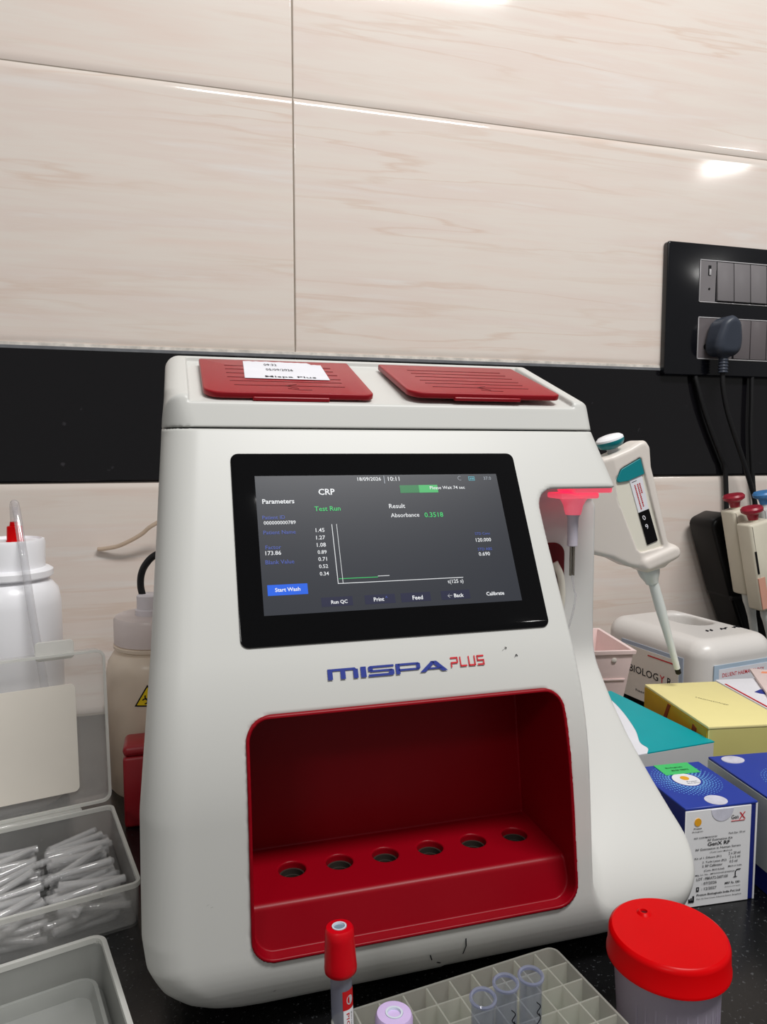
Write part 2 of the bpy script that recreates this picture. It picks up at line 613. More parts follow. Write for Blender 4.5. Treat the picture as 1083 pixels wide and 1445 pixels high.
def frame(o, ex, ey, ez=None):
    ex, ey = Vector(ex).normalized(), Vector(ey).normalized()
    ez = ex.cross(ey).normalized()
    return Matrix(((ex.x, ey.x, ez.x, o[0]), (ex.y, ey.y, ez.y, o[1]), (ex.z, ey.z, ez.z, o[2]), (0, 0, 0, 1)))


# ------------------------------------------------------------------ distance-field mesher (for moulded casings)
def sd_poly(px, py, poly):
    px, py = np.broadcast_arrays(np.asarray(px, float), np.asarray(py, float))
    d = np.full(px.shape, 1e9)
    s = np.ones(px.shape)
    N = len(poly)
    for i in range(N):
        ax, ay = poly[i]
        bx, by = poly[i - 1]
        ex, ey = bx - ax, by - ay
        wx, wy = px - ax, py - ay
        t = np.clip((wx * ex + wy * ey) / (ex * ex + ey * ey + 1e-18), 0, 1)
        dx, dy = wx - ex * t, wy - ey * t
        d = np.minimum(d, dx * dx + dy * dy)
        c1, c2, c3 = py >= ay, py < by, ex * wy > ey * wx
        flip = (c1 & c2 & c3) | (~c1 & ~c2 & ~c3)
        s = np.where(flip, -s, s)
    return s * np.sqrt(d)


def r_and(a, b, r):
    u, v = np.maximum(r + a, 0), np.maximum(r + b, 0)
    return np.minimum(-r, np.maximum(a, b)) + np.sqrt(u * u + v * v)


def r_or(a, b, r):
    return -r_and(-a, -b, r)


def r_sub(a, b, r):
    return r_and(a, -b, r)


def sdf_mesh(f, lo, hi, h, newton=2):
    lo, hi = np.array(lo), np.array(hi)
    n = np.ceil((hi - lo) / h).astype(int) + 1
    ax = [lo[i] + h * np.arange(n[i]) for i in range(3)]
    D = np.asarray(f(ax[0][:, None, None], ax[1][None, :, None], ax[2][None, None, :]), dtype=np.float32)
    D = np.broadcast_to(D, tuple(n)).copy()
    D[D == 0] = 1e-9
    S = D < 0
    nx, ny, nz = n
    cnt = np.zeros((nx - 1, ny - 1, nz - 1), np.int8)
    for i in (0, 1):
        for j in (0, 1):
            for k in (0, 1):
                cnt += S[i:nx - 1 + i, j:ny - 1 + j, k:nz - 1 + k]
    act = (cnt > 0) & (cnt < 8)
    ci, cj, ck = np.nonzero(act)
    idx = np.full(act.shape, -1, np.int32)
    idx[ci, cj, ck] = np.arange(len(ci))
    acc = np.zeros((len(ci), 3))
    num = np.zeros(len(ci))
    corners = [(i, j, k) for i in (0, 1) for j in (0, 1) for k in (0, 1)]
    vals = {c: D[ci + c[0], cj + c[1], ck + c[2]].astype(float) for c in corners}
    for c in corners:
        for a in range(3):
            if c[a] == 0:
                e = list(c); e[a] = 1; e = tuple(e)
                va, vb = vals[c], vals[e]
                m = (va < 0) != (vb < 0)
                t = np.where(m, va / np.where(m, va - vb, 1), 0)
                p = np.tile(np.array(c, float), (len(ci), 1))
                p[:, a] = t
                acc[m] += p[m]
                num += m
    V = lo + h * (np.stack([ci, cj, ck], 1) + acc / num[:, None])
    g = lambda P: np.asarray(f(P[:, 0], P[:, 1], P[:, 2]), float)
    e = h * 0.2
    for it in range(newton):
        d = g(V)
        G = np.stack([(g(V + np.eye(3)[i] * e) - g(V - np.eye(3)[i] * e)) / (2 * e) for i in range(3)], 1)
        l2 = np.maximum((G * G).sum(1), 0.2)
        st = -(d / l2)[:, None] * G
        ln = np.linalg.norm(st, axis=1)
        st *= np.minimum(1, 0.6 * h / np.maximum(ln, 1e-12))[:, None]
        V = V + st
    F = []
    for a in range(3):
        sl0 = [slice(None)] * 3; sl1 = [slice(None)] * 3
        sl0[a] = slice(0, n[a] - 1); sl1[a] = slice(1, n[a])
        cr = S[tuple(sl0)] != S[tuple(sl1)]
        b, c = (a + 1) % 3, (a + 2) % 3
        q = np.argwhere(cr)
        q = q[(q[:, b] > 0) & (q[:, c] > 0) & (q[:, b] < n[b] - 1) & (q[:, c] < n[c] - 1)]
        inside = S[q[:, 0], q[:, 1], q[:, 2]]
        def cell(db, dc):
            w = q.copy(); w[:, b] -= db; w[:, c] -= dc
            return idx[w[:, 0], w[:, 1], w[:, 2]]
        quad = np.stack([cell(1, 1), cell(0, 1), cell(0, 0), cell(1, 0)], 1)
        quad[~inside] = quad[~inside][:, ::-1]
        F.append(quad)
    F = np.concatenate(F)
    F = F[(F >= 0).all(1)]
    me = bpy.data.meshes.new('sdf')
    me.vertices.add(len(V))
    me.vertices.foreach_set('co', V.ravel())
    me.loops.add(F.size)
    me.loops.foreach_set('vertex_index', F.ravel().astype(np.int32))
    me.polygons.add(len(F))
    me.polygons.foreach_set('loop_start', np.arange(0, F.size, 4, dtype=np.int32))
    me.update(calc_edges=True)
    me.validate()
    me.polygons.foreach_set('use_smooth', [True] * len(me.polygons))
    return me


# ================================================================== SETTING
def structure(name, me, mat):
    o = link(name, me, mat)
    o['kind'] = 'structure'
    return o


wall = structure('wall_back', box_me((-1.3, 0.0015, -0.05), (2.2, 0.06, 1.25)), M['grout'])


def tile_me(x0, x1, z0, z1, proud, cushion_z, cushion_x=0.0012, drop=0.0016):
    """a tile with soft cushioned top and bottom edges; its back is at y = 0.0015"""
    zs = [z0 + cushion_z * t for t in (0, 0.15, 0.35, 0.6, 0.85, 1.0, 1.2, 1.6)] + [z1 - cushion_z * t for t in (1.6, 1.2, 1.0, 0.85, 0.6, 0.35, 0.15, 0)]
    def cush(d, c):
        t = max(0.0, 1 - d / c)
        return drop * t * t
    xs = [x0 + cushion_x * t for t in (0, 0.4, 1, 1.5, 2.5)] + [x1 - cushion_x * t for t in (2.5, 1.5, 1, 0.4, 0)]
    bm = bmesh.new()
    g = [[bm.verts.new((x, -proud + max(cush(min(z - z0, z1 - z), cushion_z), 0.5 * cush(min(x - x0, x1 - x), cushion_x)), z)) for z in zs] for x in xs]
    for i in range(len(xs) - 1):
        for j in range(len(zs) - 1):
            bm.faces.new((g[i][j], g[i + 1][j], g[i + 1][j + 1], g[i][j + 1]))
    # sides back to the wall
    rim = [g[i][0] for i in range(len(xs))] + [g[-1][j] for j in range(1, len(zs))] + [g[i][-1] for i in range(len(xs) - 2, -1, -1)] + [g[0][j] for j in range(len(zs) - 2, 0, -1)]
    back = [bm.verts.new((v.co.x, 0.0015, v.co.z)) for v in rim]
    for i in range(len(rim)):
        j = (i + 1) % len(rim)
        bm.faces.new((rim[i], rim[j], back[j], back[i]))
    bm.faces.new(back)
    return from_bm(bm, True, 50)


XJ = 0.1427
for x0, x1, z0, z1, mt in ((-0.757, XJ - 0.0008, 0.7288, 1.03, 'tile_a'), (XJ + 0.0008, 1.04, 0.7288, 1.03, 'tile_b'),
                           (-0.757, XJ - 0.0008, 0.4300, 0.7280, 'tile_c'), (XJ + 0.0008, 1.04, 0.4300, 0.7280, 'tile_d'),
                           (-0.757, XJ - 0.0008, 0.001, 0.2730, 'tile_e'), (XJ + 0.0008, 1.04, 0.001, 0.2730, 'tile_a')):
    link('tile', tile_me(x0, x1, z0, z1, 0.0, 0.0085), M[mt], wall)
for x0, x1 in ((-0.757, XJ - 0.0008), (XJ + 0.0008, 1.04)):
    t = link('black_tile', tile_me(x0, x1, 0.2736, 0.4268, 0.0012, 0.003), M['black_tile'], wall)
    t['label'] = 'glossy black band tile'
link('grout_line', box_me((-0.757, -0.0004, 0.4268), (1.04, 0.0015, 0.4302)), M['grout_white'], wall)
link('band_edge', box_me((-0.757, -0.0020, 0.4225), (1.04, 0.0, 0.4267), 0.0006, 1), M['ledge'], wall)

ct = link('countertop', box_me((-1.3, -0.86, -0.03), (2.2, 0.0, 0.0), 0.003, 2), M['counter'])
ct['kind'] = 'structure'

# ================================================================== ANALYZER
an = root('lab_analyzer', 'white benchtop lab analyzer with red lids, black touchscreen and dark red tube bay', 'analyzer', (0.14, -0.42, 0))
T28 = R(28)
PROFILE = fillet([(-0.298, 0), (-0.546, 0), (-0.5365, 0.1630), (-0.4511, 0.3236), (-0.4450, 0.3437), (-0.352, 0.3779), (-0.333, 0.372), (-0.298, 0.335)],
                 [0.01, 0.048, 0.19, 0, 0.005, 0.005, 0.01, 0.02], [3, 18, 26, 1, 4, 3, 3, 3])
FRONT = fillet([(-0.0235, 0), (0.300, 0), (0.3095, 0.022), (0.3110, 0.046), (0.3095, 0.066), (0.3035, 0.092), (0.2990, 0.114), (0.2970, 0.132),
                (0.2955, 0.155), (0.2950, 0.27), (0.2868, 0.284), (0.2795, 0.3236), (0.2785, 0.3437), (0.2785, 0.40), (-0.0060, 0.40), (-0.0068, 0.3437), (-0.0085, 0.3236), (-0.0160, 0.20), (-0.0225, 0.125)],
                [0.060, 0.012, 0.02, 0.015, 0.02, 0.03, 0.03, 0.03, 0.03, 0.004, 0.004, 0, 0, 0, 0, 0, 0, 0.1, 0.06], 6)
_fz, _fy = zip(*sorted((p[1], p[0]) for p in PROFILE if p[0] < -0.44 and p[1] < 0.3))
NZ = np.array([-0.02, 0.0, 0.020, 0.032, 0.042, 0.052, 0.062, 0.080, 0.100, 0.120, 0.140, 0.160, 0.185, 0.40])
ND = np.array([-0.006, -0.006, -0.006, -0.003, 0.0015, 0.009, 0.019, 0.039, 0.058, 0.075, 0.090, 0.101])
NY = np.concatenate([np.interp(NZ[:12], _fz, _fy) + ND, [-0.430, -0.430]])
_zz = np.linspace(-0.02, 0.4, 400)
_yy = np.interp(_zz, NZ, NY)
for _ in range(3):
    _yy = np.convolve(np.pad(_yy, 6, 'edge'), np.ones(13) / 13, 'valid')
CAV = fillet([(0.0308, 0.0475), (0.2190, 0.0475), (0.2128, 0.1735), (0.0304, 0.1735)], 0.013, 8)
NICHE = fillet([(0.2315, -0.05), (0.2245, 0.26), (0.2245, 0.2848), (0.45, 0.2848), (0.45, -0.05)], [0, 0, 0.018, 0, 0], 10)


def casing(x, y, z):
    dyz = sd_poly(y, z, PROFILE)
    dxz = sd_poly(x, z, FRONT)
    rr = np.interp(np.asarray(z), [0.3236, 0.348], [0.022, 0.010])
    rr = np.where(np.asarray(x) > 0.14, np.interp(np.asarray(z), [0.20, 0.28], [0.024, 0.008]), rr)
    d = r_and(dyz, dxz, rr)
    yn = np.interp(z, _zz, _yy)
    dn = r_and(sd_poly(x, z, NICHE), (y - yn) * 0.85, 0.014)
    d = r_sub(d, dn, 0.0022)
    return d


def body_f(x, y, z):
    d = casing(x, y, z)
    cav = np.maximum(sd_poly(x, z, CAV) + 0.0012, y - (-0.4665))
    d = r_sub(d, cav, 0.0006)
    return np.maximum(d, z - 0.3232)


def cover_f(x, y, z):
    d = casing(x, y, z)
    top = 0.3444 + (y + 0.4441) * 0.364
    plat = np.maximum(np.maximum((top - 0.0042) - z, np.abs(x - 0.1365) - 0.1285), np.maximum(-0.4485 - y, y + 0.3545) - 0.0 * x)
    d = r_sub(d, plat, 0.0008)
    return np.maximum(d, 0.3240 - z)


body = link('casing', sdf_mesh(body_f, (-0.034, -0.556, -0.006), (0.332, -0.288, 0.328), 0.0017), M['white'], an)
cover = link('top_cover', sdf_mesh(cover_f, (-0.020, -0.462, 0.318), (0.296, -0.290, 0.386), 0.0013), M['white'], an)
link('seam_gasket', prism_me([(0.004, -0.4425), (0.270, -0.4425), (0.270, -0.306), (0.004, -0.306)], 0.3225, 0.3245, 'Z'), M['black_matte'], an)


def bay_f(x, y, z):
    cut = sd_poly(x, z, CAV)
    front = sd_poly(y, z, PROFILE)
    out = np.maximum(np.maximum(cut + 0.0003, front - 0.0013), y + 0.4670)
    inner = np.maximum(cut + 0.0021, y + 0.4760 - (z - 0.07) * 0.06)
    shelf = r_and(z - 0.0712, -(y + 0.5305 + (0.0712 - z) * 0.33), 0.0028)
    for hx in HOLES:
        hole = np.maximum(np.sqrt((x - hx) ** 2 + (y + 0.5010) ** 2) - 0.0078, 0.035 - z)
        shelf = r_sub(shelf, hole, 0.0008)
    void = r_sub(inner, shelf, 0.0006)
    return r_sub(out, void, 0.0005)


HOLES = [0.0584, 0.0862, 0.1140, 0.1421, 0.1702, 0.1980]
bay = link('tube_bay', sdf_mesh(bay_f, (0.026, -0.552, 0.043), (0.224, -0.462, 0.179), 0.0009), M['bay_red'], an, label='dark red recessed tube bay with six holes')
for hx in HOLES:
    mt = Matrix.Translation((hx, -0.5010, 0))
    link('hole_ring', lathe_me([(0.0077, 0.052), (0.0077, 0.0672), (0.0066, 0.0672), (0.0066, 0.0640), (0.0058, 0.0640), (0.0058, 0.052)], 28, mt), M['ring'], bay)

# screen --------------------------------------------------------------
SCR = frame((0.0304, -0.4594, 0.3079), (1, 0, 0), (0, math.sin(T28), math.cos(T28)))   # local: x right, y up the slope, z out of the glass


def scr(u, s, off=0.0):
    return SCR @ Vector((u / 1000, -s / 1000, off))


bez = link('screen_bezel', prism_me(rrect(0.0, -0.1165, 0.1819, 0.0, 0.0045), -0.004, 0.0011, 'Z', 0.0005, 2, SCR), M['black_gloss'], an, label='glossy black touchscreen frame')
disp = link('display', prism_me([(0.0134, -0.0995), (0.1672, -0.0995), (0.1672, -0.0151), (0.0134, -0.0151)], 0.0008, 0.0012, 'Z', 0, 2, SCR), M['ui_bg'], bez, label='lit display with a CRP test run page')
UI = [('18/09/2026', 'w', 75.08, 17.81, 14.8), ('|', 'g', 91.68, 17.8, 0.5), ('10:11', 'w', 94.4, 17.88, 7.29), ('CRP', 'W', 50.25, 25.94, 9.91),
      ('Please Wait 74 sec', 'w', 120.59, 24.32, 23.25), ('Parameters', 'W', 16.78, 31.58, 18.61), ('Test Run', 'G', 46.88, 36.89, 15.57), ('Result', 'w', 92.59, 36.16, 10.13),
      ('Absorbance', 'w', 92.88, 42.24, 18.01), ('0.3518', 'G', 114.26, 42.49, 12.0), ('Patient ID', 'b', 16.13, 41.67, 13.05), ('000000000789', 'w', 16.72, 45.02, 18.38),
      ('Patient Name', 'b', 16.15, 50.94, 18.44), ('Factor', 'b', 16.73, 60.0, 8.83), ('173.86', 'w', 16.51, 63.42, 8.79), ('Blank Value', 'b', 16.16, 68.88, 16.14),
      ('1.45', 'w', 46.3, 50.39, 5.2), ('1.27', 'w', 46.2, 55.0, 5.2), ('1.08', 'w', 46.2, 59.5, 5.2), ('0.89', 'w', 46.2, 63.95, 5.2), ('0.71', 'w', 46.2, 68.2, 5.0),
      ('0.52', 'w', 46.2, 72.57, 5.2), ('0.34', 'w', 46.2, 77.0, 5.2), ('t(125 s)', 'w', 121.93, 85.43, 9.87), ('Start Wash', 'W', 20.34, 85.2, 14.02), ('Run QC', 'W', 51.03, 93.92, 9.35),
      ('Print', 'W', 75.72, 93.8, 6.1), ('^', 'b', 82.68, 93.2, 1.3), ('Feed', 'W', 98.82, 94.06, 6.28), ('Back', 'W', 124.43, 94.15, 6.02), ('Calibrate', 'W', 144.92, 94.26, 11.49),
      ('STD Conc', 'b', 144.85, 55.87, 9.95), ('120.000', 'w', 144.7, 59.98, 10.0), ('STD ABS', 'b', 144.83, 66.01, 9.35), ('0.690', 'w', 144.9, 69.09, 7.27), ('37.0', 'g', 157.8, 18.2, 5.17)]
items = []
UM = {'w': M['ui_w'], 'W': M['ui_w'], 'G': M['ui_G'], 'b': M['ui_b'], 'g': M['ui_g']}
for s, k, u, v, w in UI:
    m0 = text_me(s, width=w / 1000, bold=(k == 'W'))
    ys = [q.co.y for q in m0.vertices]
    cap = max(ys) if s != '^' else 0.002
    m0.transform(SCR @ Matrix.Translation((u / 1000, -v / 1000 - cap / 2, 0.00145)))
    items.append((m0, UM[k]))


def ui_quad(u0, v0, u1, v1, mat, off=0.00128):
    items.append((quad_me([scr(u0, v1, off), scr(u1, v1, off), scr(u1, v0, off), scr(u0, v0, off)]), mat))


for k in range(6):      # progress bar in steps of green
    ui_quad(101.2 + k * 4.1, 22.3, 101.2 + (k + 1) * 4.1, 27.5, M['ui_bar0'] if k < 3 else M['ui_bar1'])
ui_quad(16.2, 82.2, 38.6, 88.4, M['ui_btn'])
for u in (45.5, 70.5, 92.0, 116.5):
    ui_quad(u, 91.0, u + 18.0, 96.4, M['ui_dark'])
ui_quad(56.05, 46.9, 56.4, 83.4, M['ui_w'])
ui_quad(58.95, 46.8, 59.2, 83.3, M['ui_w'])
ui_quad(56.1, 83.1, 132.2, 83.45, M['ui_w'])
ui_quad(57.0, 80.3, 80.0, 80.65, M['ui_G'])
ui_quad(80.0, 79.8, 86.9, 80.1, M['ui_w'])
ui_quad(120.6, 93.9, 123.4, 94.2, M['ui_w'])
for a, b in ((-1, 1), (1, 1)):
    items.append((quad_me([scr(120.4, 94.05, 0.00128), scr(121.7, 94.05 + a * 1.2, 0.00128), scr(121.9, 94.05 + a * 0.95, 0.00128), scr(120.7, 94.05, 0.00128)]), M['ui_w']))
for (a, b, c, d) in ((147.6, 16.8, 151.7, 17.05), (147.6, 19.3, 151.7, 19.55), (147.6, 16.8, 147.85, 19.5), (151.45, 16.8, 151.7, 19.5), (148.6, 17.6, 149.1, 18.8), (149.7, 17.6, 150.2, 18.8), (150.6, 17.6, 151.0, 18.8)):
    ui_quad(a, b, c, d, M['ui_cyan'])
arc = []
for k in range(11):
    a = R(60 + 240 * k / 10)
    arc.append((141.8 + 1.5 * math.cos(a), 17.9 - 1.5 * math.sin(a), 141.8 + 1.2 * math.cos(a), 17.9 - 1.2 * math.sin(a)))
for p, q in zip(arc[:-1], arc[1:]):
    items.append((quad_me([scr(p[0], p[1], 0.00128), scr(q[0], q[1], 0.00128), scr(q[2], q[3], 0.00128), scr(p[2], p[3], 0.00128)]), M['ui_g']))
link('display_graphics', join_me(items), None, bez)

# printed logo ---------------------------------------------------------
LZ = 0.00035


def strokes(polys, mat, z=LZ, x0=0.0, y0=0.0, sx=1.0, sy=1.0, shear=0.0):
    out = []
    for p in polys:
        out.append((quad_me([SCR @ Vector((x0 + (a * sx + b * sy * shear) , y0 + b * sy, z)) for a, b in p]), mat))
    return out


B = 1.0   # letters in a unit-height box, drawn with wide blocky strokes
LOGO = []
def letter(polys, x, w):
    for p in polys:
        LOGO.append([(x + a * w, b) for a, b in p])
# m
letter([[(0, 0), (.16, 0), (.16, .78), (0, .78)], [(0, .78), (.93, .78), (1.0, .72), (1.0, .74), (.9, 1), (0, 1)], [(.42, 0), (.58, 0), (.58, .8), (.42, .8)], [(.84, 0), (1, 0), (1, .86), (.84, .86)]], 0, 0.94 * 2.45)
# I
letter([[(0, 0), (1, 0), (1, 1), (0, 1)]], 2.50, 0.42)
# S
letter([[(0, 0), (.92, 0), (1, .1), (1, .22), (0, .22)], [(.80, .2), (1, .2), (1, .5), (.92, .6), (.80, .6)], [(.08, .42), (.92, .42), (.92, .6), (.02, .6)], [(0, .5), (.18, .5), (.18, .84), (0, .84)], [(0, .8), (1, .8), (1, 1), (.08, 1), (0, .9)]], 3.08, 2.0)
# P
letter([[(0, 0), (.17, 0), (.17, 1), (0, 1)], [(.1, .8), (.92, .8), (1, .88), (.92, 1), (.1, 1)], [(.84, .36), (.94, .36), (1, .46), (1, .9), (.84, .9)], [(.1, .30), (.92, .30), (.98, .4), (.92, .48), (.1, .48)]], 5.22, 1.95)
# A
letter([[(0, 0), (.2, 0), (.56, .82), (.50, 1), (.44, 1)], [(.40, 1), (.62, 1), (1.0, 0), (.79, 0)], [(.26, .22), (.84, .22), (.78, .38), (.33, .38)]], 7.10, 2.25)
sy = 0.0058
blue = strokes(LOGO, M['logo_blue'], LZ, 0.0452, -0.1368, 0.0686 / 9.35, sy)
PL = []
def red_letter(polys, x, w):
    for p in polys:
        PL.append([(x + a * w, b) for a, b in p])
red_letter([[(0, .0), (.16, 0), (.16, .5), (0, .5)], [(0, .84), (.9, .84), (1, 1), (0, 1)], [(.84, .4), (1, .5), (1, 1), (.84, 1)], [(0, .36), (.94, .36), (1, .52), (0, .52)]], 0, 0.9)
red_letter([[(0, 0), (.17, 0), (.17, 1), (0, 1)], [(0, 0), (1, 0), (1, .16), (0, .16)]], 1.12, 0.8)
red_letter([[(0, 0), (.17, 0), (.17, 1), (0, 1)], [(0, 0), (1, 0), (1, .16), (0, .16)], [(.83, 0), (1, 0), (1, 1), (.83, 1)]], 2.15, 0.85)
red_letter([[(0, 0), (1, 0), (1, .16), (0, .16)], [(.83, 0), (1, 0), (1, .55), (.83, .55)], [(0, .43), (1, .43), (1, .57), (0, .57)], [(0, .43), (.17, .43), (.17, 1), (0, 1)], [(0, .84), (1, .84), (1, 1), (0, 1)]], 3.22, 0.85)
red = strokes(PL, M['logo_red'], LZ, 0.1160, -0.1355, 0.0204 / 4.07, 0.0057)
link('printed_logo', join_me(blue + red), None, body, label='printed blue and red lettering')

# scuffs on the white casing: pencil-like marks
sc_items = []
def scuff(pts, w=0.0005, off=0.0003):
    for (a, b), (c, d) in zip(pts[:-1], pts[1:]):
        sc_items.append((quad_me([(a, yf(b) - off, b), (c, yf(d) - off, d), (c + w, yf(d) - off, d + w * 0.4), (a + w, yf(b) - off, b + w * 0.4)]), M['ink']))
def yf(z):
    zz, yy = zip(*sorted((p[1], p[0]) for p in PROFILE if p[0] < -0.44))
    return float(np.interp(z, zz, yy)) - 0.0002
def s3(u, v):
    p = scr(u, v)
    return (p.x, p.z)
for seg in ([s3(148.3, 128.2), s3(151.2, 126.6)], [s3(150.2, 126.3), s3(151.2, 126.6), s3(150.8, 127.6)], [s3(155.6, 132.6), s3(156.6, 131.0), s3(157.3, 132.2)]):
    scuff(seg, 0.0005)
scuff([(0.1483, 0.0400), (0.1490, 0.0345), (0.1480, 0.0285)], 0.0007)
scuff([(0.1280, 0.0330), (0.1296, 0.0285)], 0.0006)
scuff([(0.1330, 0.0255), (0.1355, 0.0240)], 0.0008)
for x, z in ((0.0090, 0.0830), (0.0110, 0.0815), (0.0840, 0.0185), (0.0420, 0.0290)):
    scuff([(x, z), (x + 0.0010, z + 0.0003)], 0.0009)
for sm_, _ in sc_items:
    link('scuff_mark', sm_, M['ink'], body)

# red lids on the sloping top -------------------------------------------
T20 = math.atan(0.364)
TOP = frame((0, -0.4441, 0.3444), (1, 0, 0), (0, math.cos(T20), math.sin(T20)))


def red_lid(x0, x1, lift, lab):
    m = TOP @ Matrix.Translation((0, 0.083, 0)) @ Matrix.Rotation(-lift, 4, 'X') @ Matrix.Translation((0, -0.083, 0))
    poly = fillet([(x0, -0.0005), (x1, -0.0005), (x1, 0.0845), (x0, 0.0845)], [0.011, 0.006, 0.002, 0.002], 6)
    o = link('lid', prism_me(poly, -0.0026, 0.0014, 'Z', 0.0009, 3, m), M['lid_red'], an, label=lab)
    xc = (x0 + x1) / 2
    link('finger_tab', prism_me(rrect(xc - 0.024, -0.0016, xc + 0.024, 0.004, 0.001), -0.0036, -0.0012, 'Z', 0.0004, 1, m), M['lid_red'], o)
    gi = []
    for k, (a, b, y) in enumerate(((-0.037, 0.037, 0.066), (-0.037, 0.037, 0.056), (-0.037, 0.038, 0.046), (-0.037, 0.038, 0.035), (-0.036, 0.037, 0.026), (-0.034, 0.037, 0.016))):
        gi.append((prism_me([(xc + a, y), (xc + b, y - 0.0003), (xc + b, y + 0.0006), (xc + a, y + 0.0006)], 0.0013, 0.0016, 'Z', 0, 1, m), M['groove']))
    for pts in (((0.006, 0.020), (-0.002, 0.016), (0.006, 0.010)), ((-0.001, 0.010), (0.006, 0.007), (0.014, 0.007))):
        for p, q in zip(pts[:-1], pts[1:]):
            gi.append((prism_me([(xc + p[0], p[1]), (xc + q[0], q[1]), (xc + q[0], q[1] + 0.0008), (xc + p[0], p[1] + 0.0008)], 0.0013, 0.0016, 'Z', 0, 1, m), M['groove']))
    link('embossed_lines', join_me(gi), None, o)
    return o


red_lid(0.0165, 0.1232, 0.0, 'left red lid lying flush')
red_lid(0.1468, 0.2562, R(1.6), 'right red lid slightly raised')

# probe under the overhang -----------------------------------------------
PX, PY = 0.2630, -0.452
link('probe_light', box_me((0.2568, -0.4655, 0.2815), (0.2850, -0.440, 0.2868), 0.001, 2), M['led'], an, label='red glowing bar light')
bm = bmesh.new()
add_box(bm, (0.2480, -0.462, 0.2775), (0.2772, -0.442, 0.2814), 0.0012, 2)
link('probe_flange', from_bm(bm), M['led'], an, label='red lit flange')
pm = Matrix.Translation((PX, PY, 0))
link('probe_funnel', lathe_me([(0.0100, 0.2778), (0.0082, 0.2755), (0.0066, 0.2722), (0.0060, 0.2690), (0.0052, 0.2660)], 24, pm), M['led2'], an)
link('probe_sleeve', lathe_me([(0.0050, 0.2665), (0.0038, 0.2640), (0.0036, 0.2445), (0.0030, 0.2440)], 20, pm), M['aspirator'], an)
for dx in (-0.0010, 0.0011):
    link('probe_needle', lathe_me([(0.0009, 0.2445), (0.0009, 0.2235)], 10, Matrix.Translation((PX + dx, PY, 0))), M['steel'], an)
link('probe_tubing', tube_me([(PX, PY, 0.2240), (0.2650, -0.4525, 0.2130), (0.2655, -0.4535, 0.2090), (0.2635, -0.454, 0.1985), (0.2600, -0.452, 0.183), (0.2560, -0.446, 0.165), (0.252, -0.445, 0.145)], 0.0008, 8), M['hose'], an)
link('niche_slot', prism_me(rrect(0.2480, 0.1900, 0.2690, 0.2440, 0.0085, 8), -0.4318, -0.4285, 'Y', 0.0006, 1), M['groove'], an, label='dark red slot')
link('niche_lever', tube_me([(0.2655, -0.431, 0.188), (0.2660, -0.434, 0.205), (0.2640, -0.435, 0.220), (0.2600, -0.433, 0.230)], 0.0026, 10), M['pip_beige'], an, label='beige lever')
link('pipette_hook', box_me((0.280, -0.3080, 0.229), (0.3118, -0.2985, 0.241), 0.002, 2), M['white'], an)

# paper slip on the left lid -----------------------------------------------
mS = TOP @ Matrix.Translation((0, 0, 0.00185))
edge = []
for k in range(25):
    t = k / 24
    edge.append((0.1010 - t * 0.0545, 0.0785 - 0.0012 * (1 - t) - (0.0045 if t < 0.16 else 0.0) + rnd.uniform(-0.0007, 0.0007)))
slip = link('receipt_slip', prism_me([(0.0438, 0.0318), (0.1000, 0.0312)] + edge, 0.0, 0.00015, 'Z', 0, 1, mS), M['paper'])
tag(slip, 'torn white printed paper slip lying on the left red lid', 'paper slip')
ti = []
for s, x, y, w in (('09:32', 0.0600, 0.0660, 0.0090), ('05/09/2026', 0.0600, 0.0525, 0.0185)):
    ti.append((text_me(s, width=w, height=0.0055, mtx=mS @ Matrix.Translation((x, y, 0.0003))), M['ink']))
ti.append((text_me('Mispa Plus', width=0.034, height=0.0055, mtx=mS @ Matrix.Translation((0.0575, 0.0345, 0.0003))), M['ink']))
link('slip_print', join_me(ti), None, slip)

# ================================================================== RIGHT SIDE
# pipette hanging at the analyzer's right side
pp = root('pipette', 'white pipette with teal plunger button hanging beside the analyzer', 'pipette', (0.4646, -0.31, 0.093), rot=(0, -R(19.31), 0))
hand = [(-13.5, 229.5), (8, 230.2), (19.5, 232.0), (26.0, 231.5), (28.6, 223.5), (24.6, 206), (24.3, 190.6), (21.0, 133), (28.2, 125), (28.6, 119.5), (24.5, 114.5), (16.5, 113.0),
        (11.2, 110.5), (-8.1, 112.7), (-14.2, 118.8), (-24.3, 125.0), (-36.3, 137.0), (-52.4, 147.6), (-56.2, 157.6), (-40.2, 207.2), (-22.1, 230.0)]
hand = fillet([(a / 1000, b / 1000) for a, b in hand], 0.006, 4)
RECESS = fillet([(a / 1000, b / 1000) for a, b in [(-15.0, 207), (-8, 215), (15.6, 218.5), (15.2, 202), (13.6, 131.0), (-12.6, 134.5), (-17.6, 188.5)]], [0.004, 0.006, 0.002, 0.002, 0.002, 0.006, 0.01], 4)


def pip_f(x, y, z):
    d2 = sd_poly(x, z, hand)
    # thicker behind; front face tapers towards the left grip
    front = -0.013 + np.clip((-0.012 - x) * 0.32, 0, 0.02)
    d = r_and(d2, np.maximum(front - y, y - 0.0125), 0.0045)
    d = r_sub(d, np.maximum(sd_poly(x, z, RECESS), y + 0.0105), 0.0008)
    rib = r_and(r_and(np.abs(z - 0.1215) - 0.0050, np.abs(x - 0.008) - 0.0200, 0.0045), np.maximum(-0.0160 - y, y - 0.0), 0.003)
    return r_or(d, rib, 0.005)


